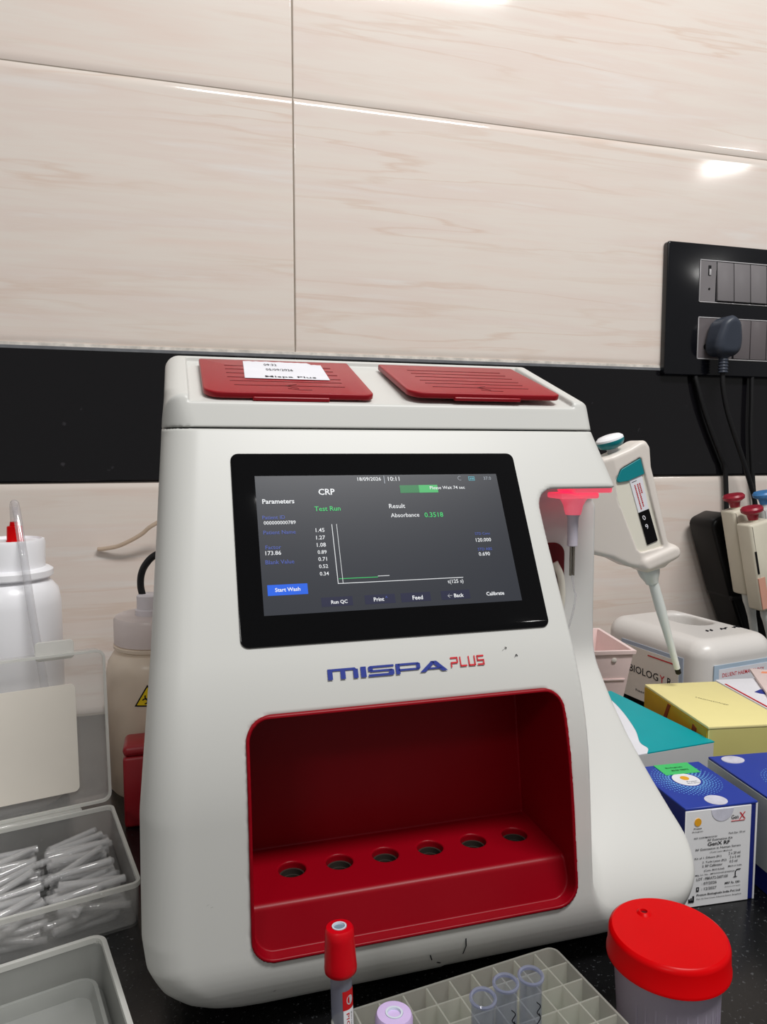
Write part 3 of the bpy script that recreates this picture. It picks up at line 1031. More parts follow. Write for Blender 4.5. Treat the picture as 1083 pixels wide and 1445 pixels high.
link('handle', sdf_mesh(pip_f, (-0.062, -0.022, 0.104), (0.034, 0.020, 0.238), 0.0012), M['pip_white'], pp, True)
link('hanging_clip', box_me((0.3122, -0.3050, 0.231), (0.3720, -0.2985, 0.239), 0.002, 2), M['pip_white'], pp)
link('inlay', prism_me([(a, b) for a, b in RECESS], -0.0108, -0.0095, 'Y', 0, 1), M['pip_beige'], pp, True)
link('teal_panel', prism_me(fillet([(-0.0142, 0.2065), (-0.0072, 0.2145), (0.0150, 0.2176), (0.0146, 0.2025), (-0.0036, 0.2020), (-0.0130, 0.2040)], [0.003, 0.006, 0.0005, 0.0005, 0.003, 0.002], 4), -0.0128, -0.0100, 'Y', 0.0005, 1), M['teal'], pp, True, 'teal panel')
lb = link('scale_label', prism_me([(-0.0013, 0.1702), (0.0100, 0.1698), (0.0123, 0.2022), (-0.0013, 0.2022)], -0.0116, -0.0106, 'Y', 0, 1), M['paper'], pp, True, 'white strip with red print')
li = []
for k, (x, ln) in enumerate(((0.0018, 0.024), (0.0048, 0.022), (0.0070, 0.010))):
    z = 0.196
    while z > 0.196 - ln:
        w = rnd.uniform(0.0008, 0.0016)
        li.append((quad_me([(x, -0.0118, z), (x + 0.0013, -0.0118, z), (x + 0.0013, -0.0118, z - w), (x, -0.0118, z - w)]), M['ink_red']))
        z -= w + 0.0005
li.append((quad_me([(0.0, -0.0118, 0.1995), (0.0055, -0.0118, 0.1995), (0.0055, -0.0118, 0.1990), (0.0, -0.0118, 0.1990)]), M['ink']))
link('label_print', join_me(li), None, lb, True)
dw = link('volume_window', prism_me([(-0.0013, 0.1385), (0.0102, 0.1385), (0.0100, 0.1700), (-0.0013, 0.1702)], -0.0118, -0.0106, 'Y', 0, 1), M['black_gloss'], pp, True, 'black volume window reading 0 9')
di = []
for s, x, z in (('0', 0.0023, 0.1618), ('9', 0.0028, 0.1530)):
    di.append((text_me(s, height=0.0048, align='CENTER', mtx=Matrix.Translation((x + 0.0008, -0.0120, z)) @ Matrix.Rotation(R(90), 4, 'X') @ Matrix.Rotation(R(14), 4, 'Z')), M['paper']))
link('volume_digits', join_me(di), None, dw, True)
link('plunger_rod', lathe_me([(0.0052, 0.226), (0.0052, 0.2375)], 20, Matrix.Translation((-0.0025, 0, 0))), M['chrome'], pp, True)
btn = link('plunger_button', lathe_me([(0.0060, 0.2335), (0.0105, 0.2352), (0.0124, 0.2385), (0.0127, 0.2410), (0.0122, 0.2415)], 30, Matrix.Translation((-0.0025, 0, 0))), M['teal'], pp, True, 'teal plunger button')
link('button_cap', lathe_me([(0.0126, 0.2411), (0.0124, 0.2428), (0.0100, 0.2448), (0.0055, 0.2457), (0, 0.2458)], 30, Matrix.Translation((-0.0025, 0, 0))), M['white_gloss'], btn, True)
link('tip_ejector', lathe_me([(0.0105, 0.115), (0.0100, 0.110), (0.0092, 0.106), (0.0066, 0.1005), (0.0058, 0.0975)], 28, Matrix.Translation((0.0, 0, 0))), M['pip_grey'], pp, True)
link('shaft', lathe_me([(0.0047, 0.100), (0.0047, 0.095), (0.0049, 0.070), (0.0040, 0.050), (0.0034, 0.029), (0.0028, 0.006)], 24, Matrix.Translation((0.0012, 0, 0))), M['pip_grey'], pp, True)
link('nozzle', lathe_me([(0.0027, 0.0065), (0.0027, 0.0010), (0.0016, 0.0), (0.0016, 0.003)], 20, Matrix.Translation((0.0012, 0, 0))), M['black'], pp, True, 'black nozzle end')

# black pipette stand by the wall
st = root('pipette_stand', 'leaning black pipette stand by the wall below the switches', 'stand', (0.74, -0.06, 0))
link('stand_panel', prism_me(fillet([(0.7060, 0.2120), (0.7360, 0.2245), (0.790, 0.205), (0.845, 0.04), (0.865, 0.0), (0.795, 0.0), (0.7640, 0.061), (0.7460, 0.1030), (0.7430, 0.1070)], [0.012, 0.01, 0.02, 0.02, 0, 0, 0.01, 0.003, 0.003], 4), -0.062, -0.010, 'Y', 0.005, 3), M['black'], st)
link('stand_ledge', box_me((0.742, -0.066, 0.100), (0.772, -0.058, 0.108), 0.003, 2, None), M['black_matte'], st)
link('stand_hook', box_me((0.728, -0.0755, 0.190), (0.810, -0.060, 0.200), 0.002, 2), M['black_matte'], st)


def bench_pipette(ox, oz, oy, bodymat, btnmat, wid, lab, slit=False, pl=False, lean=13.0):
    r = root('pipette', lab, 'pipette', (ox, oy, oz), 'pipettes on the black stand', rot=(0, -R(lean), 0))
    h = wid / 2
    link('handle', prism_me(fillet([(-h, 0.0), (h, 0.0), (h, 0.118), (-h, 0.118)], [0.004, 0.004, 0.005, 0.003], 4), -0.013, 0.013, 'Y', 0.004, 3), bodymat, r, True)
    link('collar', lathe_me([(0.0085, 0.002), (0.0085, -0.012), (0.007, -0.020), (0.0055, -0.035), (0.0045, -0.080)], 20), M['pip_grey'], r, True)
    link('plunger_rod', lathe_me([(0.0055, 0.117), (0.0055, 0.127)], 16), bodymat, r, True)
    link('plunger_button', lathe_me([(0.006, 0.120), (0.0075, 0.127), (0.0135, 0.131), (0.0140, 0.1345), (0.012, 0.137), (0, 0.1375)], 24), btnmat, r, True)
    if slit:
        link('volume_window', box_me((-h + 0.0018, -0.0135, 0.052), (-h + 0.0042, -0.0120, 0.082)), M['black_matte'], r, True)
    if pl:
        link('side_label', box_me((-h + 0.0008, -0.0136, 0.004), (-h + 0.0110, -0.0120, 0.046)), M['peach'], r, True, 'peach label')
    return r


bench_pipette(0.7480, 0.1180, -0.088, M['cream_pip'], M['maroon'], 0.030, 'cream pipette with maroon button against the black stand, behind its neighbour', False, False)
bench_pipette(0.7470, 0.1040, -0.122, M['cream_pip'], M['maroon'], 0.036, 'cream pipette with maroon button and a peach label, front one on the black stand', True, True)
bench_pipette(0.7965, 0.1210, -0.088, M['grey_pip'], M['blue_btn'], 0.034, 'grey pipette with blue button at the far right of the stand', False, False)

# switchboard
sw = root('switchboard', 'glossy black switch and socket plate on the tiled wall', 'switchboard', (0.78, -0.006, 0.5))
link('plate', prism_me(rrect(0.6605, 0.4160, 0.905, 0.5995, 0.004), -0.0115, 0.0, 'Y', 0.0025, 3), M['plate'], sw)
for z0, z1 in ((0.5185, 0.5775), (0.4395, 0.4985)):
    fr = bmesh.new()
    for lo, hi in (((0.7128, z1 - 0.0014), (0.890, z1)), ((0.7128, z0), (0.890, z0 + 0.0014)), ((0.7128, z0), (0.7138, z1))):
        add_box(fr, (lo[0], -0.0128, lo[1]), (hi[0], -0.0105, hi[1]), 0.0003, 1)
    link('module_frame', from_bm(fr), M['chrome'], sw)
m1 = link('indicator_module', box_me((0.7140, -0.0122, 0.5200), (0.7400, -0.0105, 0.5760), 0.0004, 1), M['switch'], sw)
link('indicator_lamp', box_me((0.7265, -0.0130, 0.5560), (0.7312, -0.0118, 0.5700), 0.0006, 2), M['black_matte'], m1)
link('indicator_lens', box_me((0.7278, -0.0136, 0.5563), (0.7310, -0.0125, 0.5650), 0.0006, 2), M['chrome'], m1)
link('reset_hole', lathe_me([(0.0015, 0.0), (0.0015, 0.001)], 12, Matrix.Translation((0.729, -0.0120, 0.5375)) @ Matrix.Rotation(R(90), 4, 'X')), M['black_matte'], m1)
for k in range(5):
    x = 0.7418 + k * 0.0285
    bm = bmesh.new()
    add_box(bm, (x, -0.0150, 0.5215), (x + 0.0272, -0.0105, 0.5755), 0.0008, 2)
    for v in bm.verts:      # rocker tilt: lower half stands out
        v.co.y += -0.0030 * (0.5755 - v.co.z) / 0.054 + 0.0025
    link('rocker_switch', from_bm(bm), M['switch'], sw)
sk = link('socket_module', box_me((0.7140, -0.0122, 0.4410), (0.7720, -0.0105, 0.4970), 0.0004, 1), M['switch2'], sw)
link('socket_hole', lathe_me([(0.004, 0.0), (0.004, 0.001)], 14, Matrix.Translation((0.727, -0.0118, 0.457)) @ Matrix.Rotation(R(90), 4, 'X')), M['black_matte'], sk)
for k in range(3):
    x = 0.7740 + k * 0.0285
    link('rocker_switch', box_me((x, -0.0138, 0.4415), (x + 0.0272, -0.0105, 0.4965), 0.0008, 2), M['switch2'], sw)


def plug_f(x, y, z):
    t = np.clip((z + 0.030) / 0.062, 0, 1)
    half = 0.0210 - 0.0100 * np.clip((z + 0.008) / 0.036, 0, 1) ** 1.4
    d = r_and(np.abs(x) - half, np.abs(z) - 0.0275, 0.014)
    d = r_and(d, np.maximum(y - 0.0, -0.036 + 0.010 * (0.5 - t) - y), 0.010)
    neck = np.maximum(np.sqrt(x ** 2 + (y + 0.018) ** 2) - 0.0062 - 0.0008 * np.sin(z * 1500), np.maximum(z + 0.020, -0.050 - z))
    return r_or(d, neck, 0.003)


pg = root('power_plug', 'slate grey three pin plug with its cable in the lower socket', 'plug', (0.7420, -0.0125, 0.4690))
link('plug_body', sdf_mesh(plug_f, (-0.026, -0.046, -0.056), (0.026, 0.004, 0.032), 0.0014), M['plug'], pg, True)
link('plug_cable', tube_me([(0.7420, -0.030, 0.420), (0.7435, -0.030, 0.400), (0.7510, -0.030, 0.370), (0.7640, -0.030, 0.338), (0.7800, -0.029, 0.305), (0.7960, -0.028, 0.270), (0.8080, -0.027, 0.240), (0.816, -0.030, 0.20)], 0.0034, 10), M['rubber'], pg)
c2 = link('power_cable', tube_me([(0.7135, -0.005, 0.425), (0.7180, -0.008, 0.405), (0.7300, -0.009, 0.370), (0.7470, -0.009, 0.333), (0.7640, -0.009, 0.300), (0.7720, -0.008, 0.280), (0.778, -0.008, 0.21)], 0.0036, 10), M['rubber'])
tag(c2, 'thin black cable hanging down the black wall band left of the plug cable', 'cable')
c3 = link('power_cable', tube_me([(0.8120, -0.008, 0.420), (0.8128, -0.009, 0.38), (0.8135, -0.009, 0.34), (0.818, -0.009, 0.29), (0.83, -0.009, 0.2)], 0.0032, 10), M['rubber'])
tag(c3, 'thin black cable hanging straight below the switch plate at the right edge', 'cable')


# white canister with hand hole
def jug_f(x, y, z):
    d = r_and(np.abs(x) - 0.060, np.abs(y) - 0.082, 0.024)
    d = r_and(d, np.maximum(z - 0.098, -z), 0.020)
    hole = r_and(np.abs(x - 0.020) - 0.023, np.abs(y - 0.018) - 0.032, 0.022)
    hole = np.maximum(hole, 0.030 - z)
    return r_sub(d, hole, 0.004)


jg = root('canister', 'white plastic canister with a hand hole and pen marks behind the yellow box', 'canister', (0.601, -0.150, 0), rot=(0, 0, R(8)))
link('canister_body', sdf_mesh(jug_f, (-0.064, -0.086, -0.004), (0.064, 0.086, 0.103), 0.0020), M['jug_white'], jg, True)
fl = link('front_label', box_me((-0.044, -0.0826, 0.004), (0.048, -0.0815, 0.072)), plastic('pale_blue_border', (176, 196, 214), 0.5, 0.3), jg, True, 'pale blue bordered label')
link('label_field', box_me((-0.037, -0.0830, 0.004), (0.041, -0.0820, 0.067)), M['paper'], fl, True)
link('label_print', text_me('DILUENT HAEMATOLOGY', width=0.066, height=0.0045, mtx=Matrix.Translation((-0.032, -0.0832, 0.0580)) @ Matrix.Rotation(R(90), 4, 'X')), M['logo_red'], fl, True)
ll = link('side_label', box_me((-0.0607, -0.054, 0.006), (-0.0595, 0.046, 0.075)), plastic('pale_blue_border_side', (176, 188, 206), 0.5, 0.3), jg, True, 'pale blue bordered side label')
link('side_label_field', box_me((-0.0611, -0.048, 0.006), (-0.0600, 0.046, 0.070)), M['card'], ll, True)
mL = Matrix.Translation((-0.0614, 0.030, 0.038)) @ Matrix.Rotation(R(-90), 4, 'Z') @ Matrix.Rotation(R(90), 4, 'X')
link('side_label_print', join_me([(text_me('BIOLOG', width=0.048, height=0.009, mtx=mL), M['ink']), (text_me('Y', height=0.009, mtx=mL @ Matrix.Translation((0.050, 0, 0))), M['logo_red']), (text_me('R', height=0.009, mtx=mL @ Matrix.Translation((0.062, 0, 0))), M['ink']),
                                   (text_me('haematology', width=0.045, height=0.004, mtx=mL @ Matrix.Translation((0.012, -0.022, 0))), M['ink']), (quad_me([mL @ Vector(p) for p in ((0.03, 0.026, 0), (0.075, 0.026, 0), (0.075, 0.0275, 0), (0.03, 0.0275, 0))]), M['logo_red'])]), None, ll, True)
pm_items = []
for cx in (-0.010, 0.012, 0.034):
    for k in range(4):
        x, y = cx + k * 0.0032, -0.042 + 0.002 * (k % 2)
        z = lambda xx: 0.0983
        a, b = rnd.uniform(-0.004, 0.004), rnd.uniform(-0.003, 0.003)
        pm_items.append((tube_me([(x, y, z(x)), (x + a * 0.5, y + 0.004, z(x + a * 0.5)), (x + a + 0.002, y + 0.002 + b, z(x + a + 0.002))], 0.0005, 5, 3), M['ink']))
link('pen_marks', join_me(pm_items), None, jg, True, 'black handwritten pen marks')

# pink bin
bn = root('storage_bin', 'small pale pink open plastic bin between the analyzer and the white canister', 'bin', (0.44, -0.155, 0), rot=(0, 0, -R(10)))
bm = bmesh.new()
hx, hy, H, tp = 0.052, 0.050, 0.090, 0.012


def bin_ring(z, inset):
    k = tp * (1 - z / H)
    return [(-hx + k + inset, -hy + k + inset, z), (hx - k - inset, -hy + k + inset, z), (hx - k - inset, hy - k - inset, z), (-hx + k + inset, hy - k - inset, z)]


rings = [[bm.verts.new(p) for p in ring] for ring in (bin_ring(0, 0), bin_ring(H - 0.004, 0), bin_ring(H - 0.004, -0.0022), bin_ring(H, -0.0022), bin_ring(H, 0.0020), bin_ring(0.003, 0.0020))]
for a, b in zip(rings[:-1], rings[1:]):
    for i in range(4):
        j = (i + 1) % 4
        bm.faces.new((a[i], a[j], b[j], b[i]))
bm.faces.new(rings[0]); bm.faces.new(rings[-1])
link('bin_body', from_bm(bm, False), M['pink_bin'], bn, True)
for x in (-0.028, 0.000, 0.030):
    link('rivet', lathe_me([(0.003, 0), (0.003, 0.0008), (0.002, 0.0014), (0, 0.0016)], 14, Matrix.Translation((x, -hy + 0.0014, 0.079)) @ Matrix.Rotation(R(90), 4, 'X')), M['pip_white'], bn, True)
for z, x0, x1 in ((0.056, -0.044, 0.044), (0.030, -0.036, 0.040)):
    link('moulded_rib', box_me((x0, -hy + tp * (1 - z / H) - 0.0012, z - 0.0008), (x1, -hy + tp * (1 - z / H) + 0.001, z + 0.0008)), M['pink_bin'], bn, True)

# teal box
tb = root('reagent_box', 'flat teal topped box with a white curved corner beside the analyzer foot', 'box', (0.368, -0.345, 0), rot=(0, 0, R(4)))
link('carton', box_me((-0.043, -0.068, 0.0), (0.052, 0.068, 0.0690), 0.0008, 1), M['box_edge'], tb, True)
SW = [(0.0360, 0.068), (0.0360, 0.048), (0.0250, 0.0148), (0.0075, -0.0240), (-0.0070, -0.0480), (-0.0090, -0.0600), (-0.0160, -0.068)]
SWc = [(p.x, p.y) for p in catmull([(a, b, 0) for a, b in SW], 5)]
link('teal_print', prism_me([(0.052, 0.068)] + SWc + [(0.052, -0.068)], 0.0686, 0.0695, 'Z'), M['teal_paper'], tb, True, 'glossy teal printed lid')
link('white_print', prism_me(SWc + [(-0.043, -0.068), (-0.043, 0.068)], 0.0686, 0.0692, 'Z'), M['paper'], tb, True, 'white curved print')

# yellow box
yb = root('carton_box', 'pale yellow box with mustard left side in front of the white canister', 'box', (0.462, -0.352, 0), rot=(0, 0, -R(9)))
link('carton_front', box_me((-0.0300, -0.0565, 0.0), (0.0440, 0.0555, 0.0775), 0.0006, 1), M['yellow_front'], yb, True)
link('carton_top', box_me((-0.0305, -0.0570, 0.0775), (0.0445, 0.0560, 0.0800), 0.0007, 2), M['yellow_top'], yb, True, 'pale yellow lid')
ys = link('carton_side', box_me((-0.0309, -0.0550, 0.0), (-0.0298, 0.0550, 0.0772)), M['yellow_side'], yb, True, 'mustard yellow side')
link('side_stripe', prism_me([(0.004, 0.0768), (0.009, 0.0768), (0.022, 0.05), (0.017, 0.05)], -0.0314, -0.0306, 'X'), M['brown_mark'], ys, True)
link('side_stain', prism_me([(-0.040, 0.072), (-0.034, 0.074), (-0.032, 0.066), (-0.038, 0.064)], -0.0314, -0.0306, 'X'), M['brown_mark'], ys, True)
link('top_print', text_me('Haematology', width=0.030, height=0.0022, mtx=Matrix.Translation((-0.002, 0.013, 0.0802)) @ Matrix.Rotation(R(-52), 4, 'Z')), M['ink'], yb, True)

# packets behind the yellow box
pk = root('reagent_packet', 'white flat packet with blue and orange marks lying behind the yellow box', 'packet', (0.5335, -0.345, 0), rot=(0, 0, -R(9)))
link('packet_sleeve', box_me((-0.0220, -0.075, 0.0), (0.075, 0.046, 0.0795), 0.002, 2), M['paper'], pk, True)
link('red_edge', box_me((-0.0205, -0.075, 0.0793), (-0.0190, 0.030, 0.0799)), M['logo_red'], pk, True)
link('blue_mark', prism_me([(-0.006, 0.004), (0.004, 0.010), (0.010, 0.006), (0.006, 0.001), (0.0, -0.004), (-0.004, 0.0)], 0.0794, 0.0799, 'Z'), M['logo_blue'], pk, True)
p2 = root('paper_strip', 'pale pink strip of paper with an orange mark lying on the white packet', 'paper', (0.560, -0.335, 0.0800), rot=(0, 0, -R(32)))
link('strip', box_me((-0.016, -0.060, 0.0001), (0.016, 0.050, 0.0030), 0.001, 2), plastic('pale_pink_paper', (226, 206, 202), 0.6, 0.3), p2, True)
link('orange_mark', prism_me([(-0.008, 0.034), (0.010, 0.036), (0.010, 0.042), (-0.006, 0.040)], 0.0030, 0.0033, 'Z'), plastic('orange_print', (236, 150, 116), 0.6, 0.3), p2, True)


# blue boxes
def blue_box(name, label, loc, rotz, x0, x1, y0, y1, H, front):
    r = root(name, label, 'box', loc, 'blue reagent boxes', rot=(0, 0, rotz))
    link('carton', box_me((x0, y0, 0), (x1, y1, H), 0.0006, 1), M['box_navy'], r, True)
    tp_ = link('box_top', box_me((x0 - 0.0002, y0 - 0.0004, H - 0.0012), (x1 + 0.0002, y1, H + 0.0004), 0.0004, 1), M['box_blue'], r, True, 'blue printed lid')
    cx, cy = (x0 + x1) / 2 - 0.001, (y0 + y1) / 2 + 0.006
    its = []
    for ring in range(7):
        rr = 0.0120 + ring * 0.0020
        n = 30 + 3 * ring
        for k in range(n):
            a = 2 * math.pi * (k + 0.5 * (ring % 2)) / n
            s = 0.00072 - ring * 0.00006
            px, py = cx + rr * math.cos(a), cy + rr * math.sin(a)
            if x0 + 0.001 < px < x1 - 0.001 and y0 + 0.001 < py < y1 - 0.001:
                its.append((quad_me([(px - s, py - s, H + 0.0006), (px + s, py - s, H + 0.0006), (px + s, py + s, H + 0.0006), (px - s, py + s, H + 0.0006)]), M['dot_blue']))
    link('dot_pattern', join_me(its), None, tp_, True)
    disc = [(cx + 0.0098 * math.cos(2 * math.pi * k / 28), cy + 0.0098 * math.sin(2 * math.pi * k / 28)) for k in range(28)]
    em = [(prism_me(disc, H + 0.0005, H + 0.0007, 'Z'), M['paper'])]
    d2 = [(cx + 0.0032 * math.cos(2 * math.pi * k / 16), cy + 0.002 + 0.0032 * math.sin(2 * math.pi * k / 16)) for k in range(16)]
    em.append((prism_me(d2, H + 0.0007, H + 0.0009, 'Z'), M['orange_logo']))
    em.append((text_me('Proton', width=0.008, height=0.0014, mtx=Matrix.Translation((cx - 0.002, cy - 0.0045, H + 0.0009))), M['ink']))
    em.append((text_me('Biologicals', width=0.010, height=0.0012, mtx=Matrix.Translation((cx - 0.003, cy - 0.0068, H + 0.0009))), M['ink']))
    link('round_emblem', join_me(em), None, tp_, True)
    return r, tp_


H1 = 0.0702
b1, b1top = blue_box('reagent_box', 'blue topped kit box with white printed front label and green sticker', (0.352, -0.4710, 0), -R(4.0), -0.0262, 0.0290, -0.0325, 0.0325, H1, True)
f1 = link('front_panel', box_me((-0.0262, -0.0331, 0.0004), (0.0242, -0.0320, H1 - 0.0016), 0.0003, 1), M['box_white'], b1, True, 'white printed kit label')
link('green_sticker', box_me((-0.010, 0.0150, H1 + 0.0003), (0.0185, 0.0318, H1 + 0.0009)), M['green_label'], b1top, True, 'green sticker')
link('sticker_print', join_me([(text_me('Biologicals', width=0.014, height=0.002, mtx=Matrix.Translation((-0.004, 0.0245, H1 + 0.0011))), M['ink']), (text_me('80-50 TESTS', width=0.014, height=0.002, mtx=Matrix.Translation((-0.002, 0.0195, H1 + 0.0011))), M['ink'])]), None, b1top, True)
seal = [(0.0015 + 0.0078 * math.cos(2 * math.pi * k / 24), -0.0260 + 0.0068 * math.sin(2 * math.pi * k / 24)) for k in range(24)]
link('seal', prism_me(seal, H1 + 0.0004, H1 + 0.0007, 'Z'), M['holo'], b1top, True, 'clear round seal')
seal2 = [(0.0015 + 0.0085 * math.cos(math.pi * k / 16), H1 - 0.0022 - 0.0085 * math.sin(math.pi * k / 16)) for k in range(17)]
link('seal', prism_me(seal2, -0.0334, -0.0330, 'Y'), M['holo'], f1, True, 'clear round seal')
FL = lambda x, z: Matrix.Translation((x, -0.0334, z)) @ Matrix.Rotation(R(90), 4, 'X')
tx = []
for s, x, z, w, h, b in (('Proton', -0.0200, 0.0555, 0.0060, 0.0011, True), ('Biologicals', -0.0210, 0.0535, 0.0080, 0.0010, False), ('REF GXRFMAB/05/50', -0.0195, 0.0487, 0.0175, 0.0010, False), ('Pack Size : 50 ml', 0.0070, 0.0497, 0.0125, 0.0012, False),
                      ('RF Estimation Kit', -0.0090, 0.0463, 0.0190, 0.0014, False), ('GenX RF', -0.0090, 0.0430, 0.0170, 0.0024, True), ('RF Estimation in Human Serum', -0.0180, 0.0402, 0.0345, 0.0014, False), ('(Turbi Latex Method)', -0.0070, 0.0378, 0.0170, 0.0011, False),
                      ('Kit of 1. Diluent (R1)', -0.0185, 0.0342, 0.0205, 0.0017, False), ('2 x 20 ml', 0.0075, 0.0350, 0.0090, 0.0017, False), ('2. Turbi Latex (R2)', -0.0125, 0.0310, 0.0185, 0.0017, False), ('2 x 5 ml', 0.0085, 0.0322, 0.0080, 0.0017, False),
                      ('3. RF Calibrator', -0.0125, 0.0280, 0.0155, 0.0017, False), ('0.5 ml', 0.0085, 0.0292, 0.0060, 0.0017, False), ('(Conc. 80.0 IU/ml)', -0.0110, 0.0250, 0.0155, 0.0016, False), ('Made in India', 0.0075, 0.0262, 0.0105, 0.0010, False),
                      ('Mfg. Lic. No. : MFG/IVD/2018/000034', -0.0175, 0.0224, 0.0300, 0.0012, False), ('LOT : PBRAT2-2607100', -0.0165, 0.0190, 0.0240, 0.0018, False), (': 07/2026', -0.0125, 0.0156, 0.0115, 0.0018, False), (': 12/2027', -0.0125, 0.0118, 0.0115, 0.0018, False),
                      ('MRP. Rs. 100/-', 0.0055, 0.0140, 0.0120, 0.0015, True), ('(Inclusive of all taxes)', 0.0055, 0.0118, 0.0120, 0.0008, False), ('Proton Biologicals India Pvt Ltd', -0.0160, 0.0080, 0.0335, 0.0018, True), ('Plot 12, First Cross, Industrial Estate, Bangalore', -0.0160, 0.0054, 0.0345, 0.0011, False)):
    tx.append((text_me(s, width=w, height=h * 1.1, bold=b, mtx=FL(x, z)), M['ink']))
tx.append((text_me('Gen', width=0.0055, height=0.0030, mtx=FL(0.0085, 0.0600)), M['ink']))
tx.append((text_me('X', width=0.0050, height=0.0050, mtx=FL(0.0145, 0.0595)), M['logo_red']))
tx.append((box_me((0.0085, -0.0335, 0.0585), (0.0190, -0.0333, 0.0588)), M['logo_red']))
tx.append((prism_me([(-0.0170 + 0.0026 * math.cos(2 * math.pi * k / 16), 0.0605 + 0.0028 * math.sin(2 * math.pi * k / 16)) for k in range(16)], -0.0335, -0.0332, 'Y'), M['orange_logo']))
for lo, hi in (((-0.0222, 0.0040), (-0.0180, 0.0055)), ((-0.0222, 0.0055), (-0.0212, 0.0066)), ((-0.0206, 0.0055), (-0.0198, 0.0072)), ((-0.0192, 0.0055), (-0.0180, 0.0085)), ((-0.0165, 0.0114), (-0.0145, 0.0122)), ((-0.0165, 0.0122), (-0.0160, 0.0140)), ((-0.0150, 0.0122), (-0.0145, 0.0140)), ((-0.0165, 0.0140), (-0.0145, 0.0144)), ((0.0130, 0.0185), (0.0136, 0.0225)), ((0.0120, 0.0183), (0.0146, 0.0187))):
    tx.append((box_me((lo[0], -0.0335, lo[1]), (hi[0], -0.0333, hi[1])), M['ink']))
tx.append((tube_me([(0.0133, -0.0334, 0.0222), (0.0145, -0.0334, 0.0236), (0.0172, -0.0334, 0.0238)], 0.00025, 5, 3), M['ink']))
link('label_print', join_me(tx), None, f1, True)
link('white_corner', box_me((0.0278, -0.0329, 0.0004), (0.0291, -0.0318, H1 - 0.0005)), M['box_white'], b1, True)

b2, b2top = blue_box('reagent_box', 'blue topped kit box with pale grey side at the right edge, no green sticker', (0.425, -0.4930, 0), -R(6.0), -0.0330, 0.0460, -0.0560, 0.0560, H1 - 0.0008, True)
link('side_panel', box_me((-0.0336, -0.0555, 0.0165), (-0.0328, 0.0555, H1 - 0.0022)), M['box_grey'], b2, True, 'pale green grey side')
link('seal', prism_me([(-0.018 + 0.009 * math.cos(2 * math.pi * k / 24), 0.047 + 0.0065 * math.sin(2 * math.pi * k / 24)) for k in range(24)], H1 - 0.0006, H1 + 0.0001, 'Z'), M['holo'], b2top, True, 'clear round seal')

# ================================================================== FOREGROUND
# specimen jar
jr = root('specimen_jar', 'specimen jar with a bright red screw lid, front right on the counter', 'jar', (0.2322, -0.6047, 0))
link('jar_body', lathe_me([(0.0205, 0.0), (0.0220, 0.0012), (0.0258, 0.052), (0.0262, 0.0575), (0.0245, 0.0575), (0.0240, 0.052), (0.0205, 0.002)], 56), M['jar'], jr, True, 'milky translucent jar body')
lid = link('jar_lid', lathe_me([(0.0288, 0.0555), (0.0296, 0.0560), (0.0296, 0.0575), (0.0291, 0.0582), (0.0289, 0.0672), (0.0283, 0.0690), (0.0270, 0.0699), (0.0250, 0.0697), (0, 0.0694)], 72), M['cap_red'], jr, True, 'bright red screw lid')
link('lid_sprue', lathe_me([(0.0040, 0.0694), (0.0034, 0.0700), (0.0026, 0.0707), (0.0018, 0.0707), (0.0015, 0.0695)], 20, Matrix.Translation((-0.0027, 0.0162, 0))), M['cap_red'], lid, True)
link('sprue_hole', lathe_me([(0.0016, 0.0690), (0.0016, 0.0698)], 14, Matrix.Translation((-0.0027, 0.0162, 0))), M['groove'], lid, True)
for k in range(14):
    a = R(200 + k * 11)
    link('moulded_rib', box_me((0.0232, -0.0004, 0.008), (0.0252, 0.0004, 0.050), 0, 1, Matrix.Rotation(a, 4, 'Z')), M['jar'], jr, True)

# test tube rack
RA = R(7.0)
RK = (0.0615, -0.5890)
PITCH_, NC, NR, RH = 0.0125, 10, 6, 0.050
rk = root('tube_rack', 'milky translucent grid rack for test tubes at the front of the counter', 'rack', (RK[0], RK[1], 0), rot=(0, 0, RA))
W_, D_ = NC * PITCH_, NR * PITCH_
outer = fillet([(0, 0), (W_, 0), (W_, -D_), (0, -D_)], 0.005, 5)
inner = fillet([(0.0011, -0.0011), (W_ - 0.0011, -0.0011), (W_ - 0.0011, -D_ + 0.0011), (0.0011, -D_ + 0.0011)], 0.004, 5)
bm = bmesh.new()
ro = [[bm.verts.new((x, y, z)) for x, y in pl] for pl, z in ((outer, 0.0), (outer, RH), (inner, RH), (inner, 0.0012))]
for a, b in zip(ro[:-1], ro[1:]):
    for i in range(len(a)):
        j = (i + 1) % len(a)
        bm.faces.new((a[i], a[j], b[j], b[i]))
bm.faces.new(ro[0]); bm.faces.new(ro[-1])
link('rack_wall', from_bm(bm, True, 30), M['rack'], rk, True)
for i in range(1, NC):
    link('divider', box_me((i * PITCH_ - 0.0004, -D_ + 0.001, 0.004), (i * PITCH_ + 0.0004, -0.001, RH - 0.0006)), M['rack'], rk, True)
for j in range(1, NR):
    link('divider', box_me((0.001, -j * PITCH_ - 0.0004, 0.004), (W_ - 0.001, -j * PITCH_ + 0.0004, RH - 0.0006)), M['rack'], rk, True)


def cell(i, j, z=0.0):
    x, y = (i + 0.5) * PITCH_, -(j + 0.5) * PITCH_
    return (RK[0] + x * math.cos(RA) - y * math.sin(RA), RK[1] + x * math.sin(RA) + y * math.cos(RA), z)


def leaning(base, top):
    v = Vector(top) - Vector(base)
    return Vector((0, 0, 1)).rotation_difference(v).to_euler()


TUBE = [(0, 0.0), (0.0030, 0.0007), (0.0047, 0.0032), (0.0050, 0.006), (0.0050, 0.0745)]


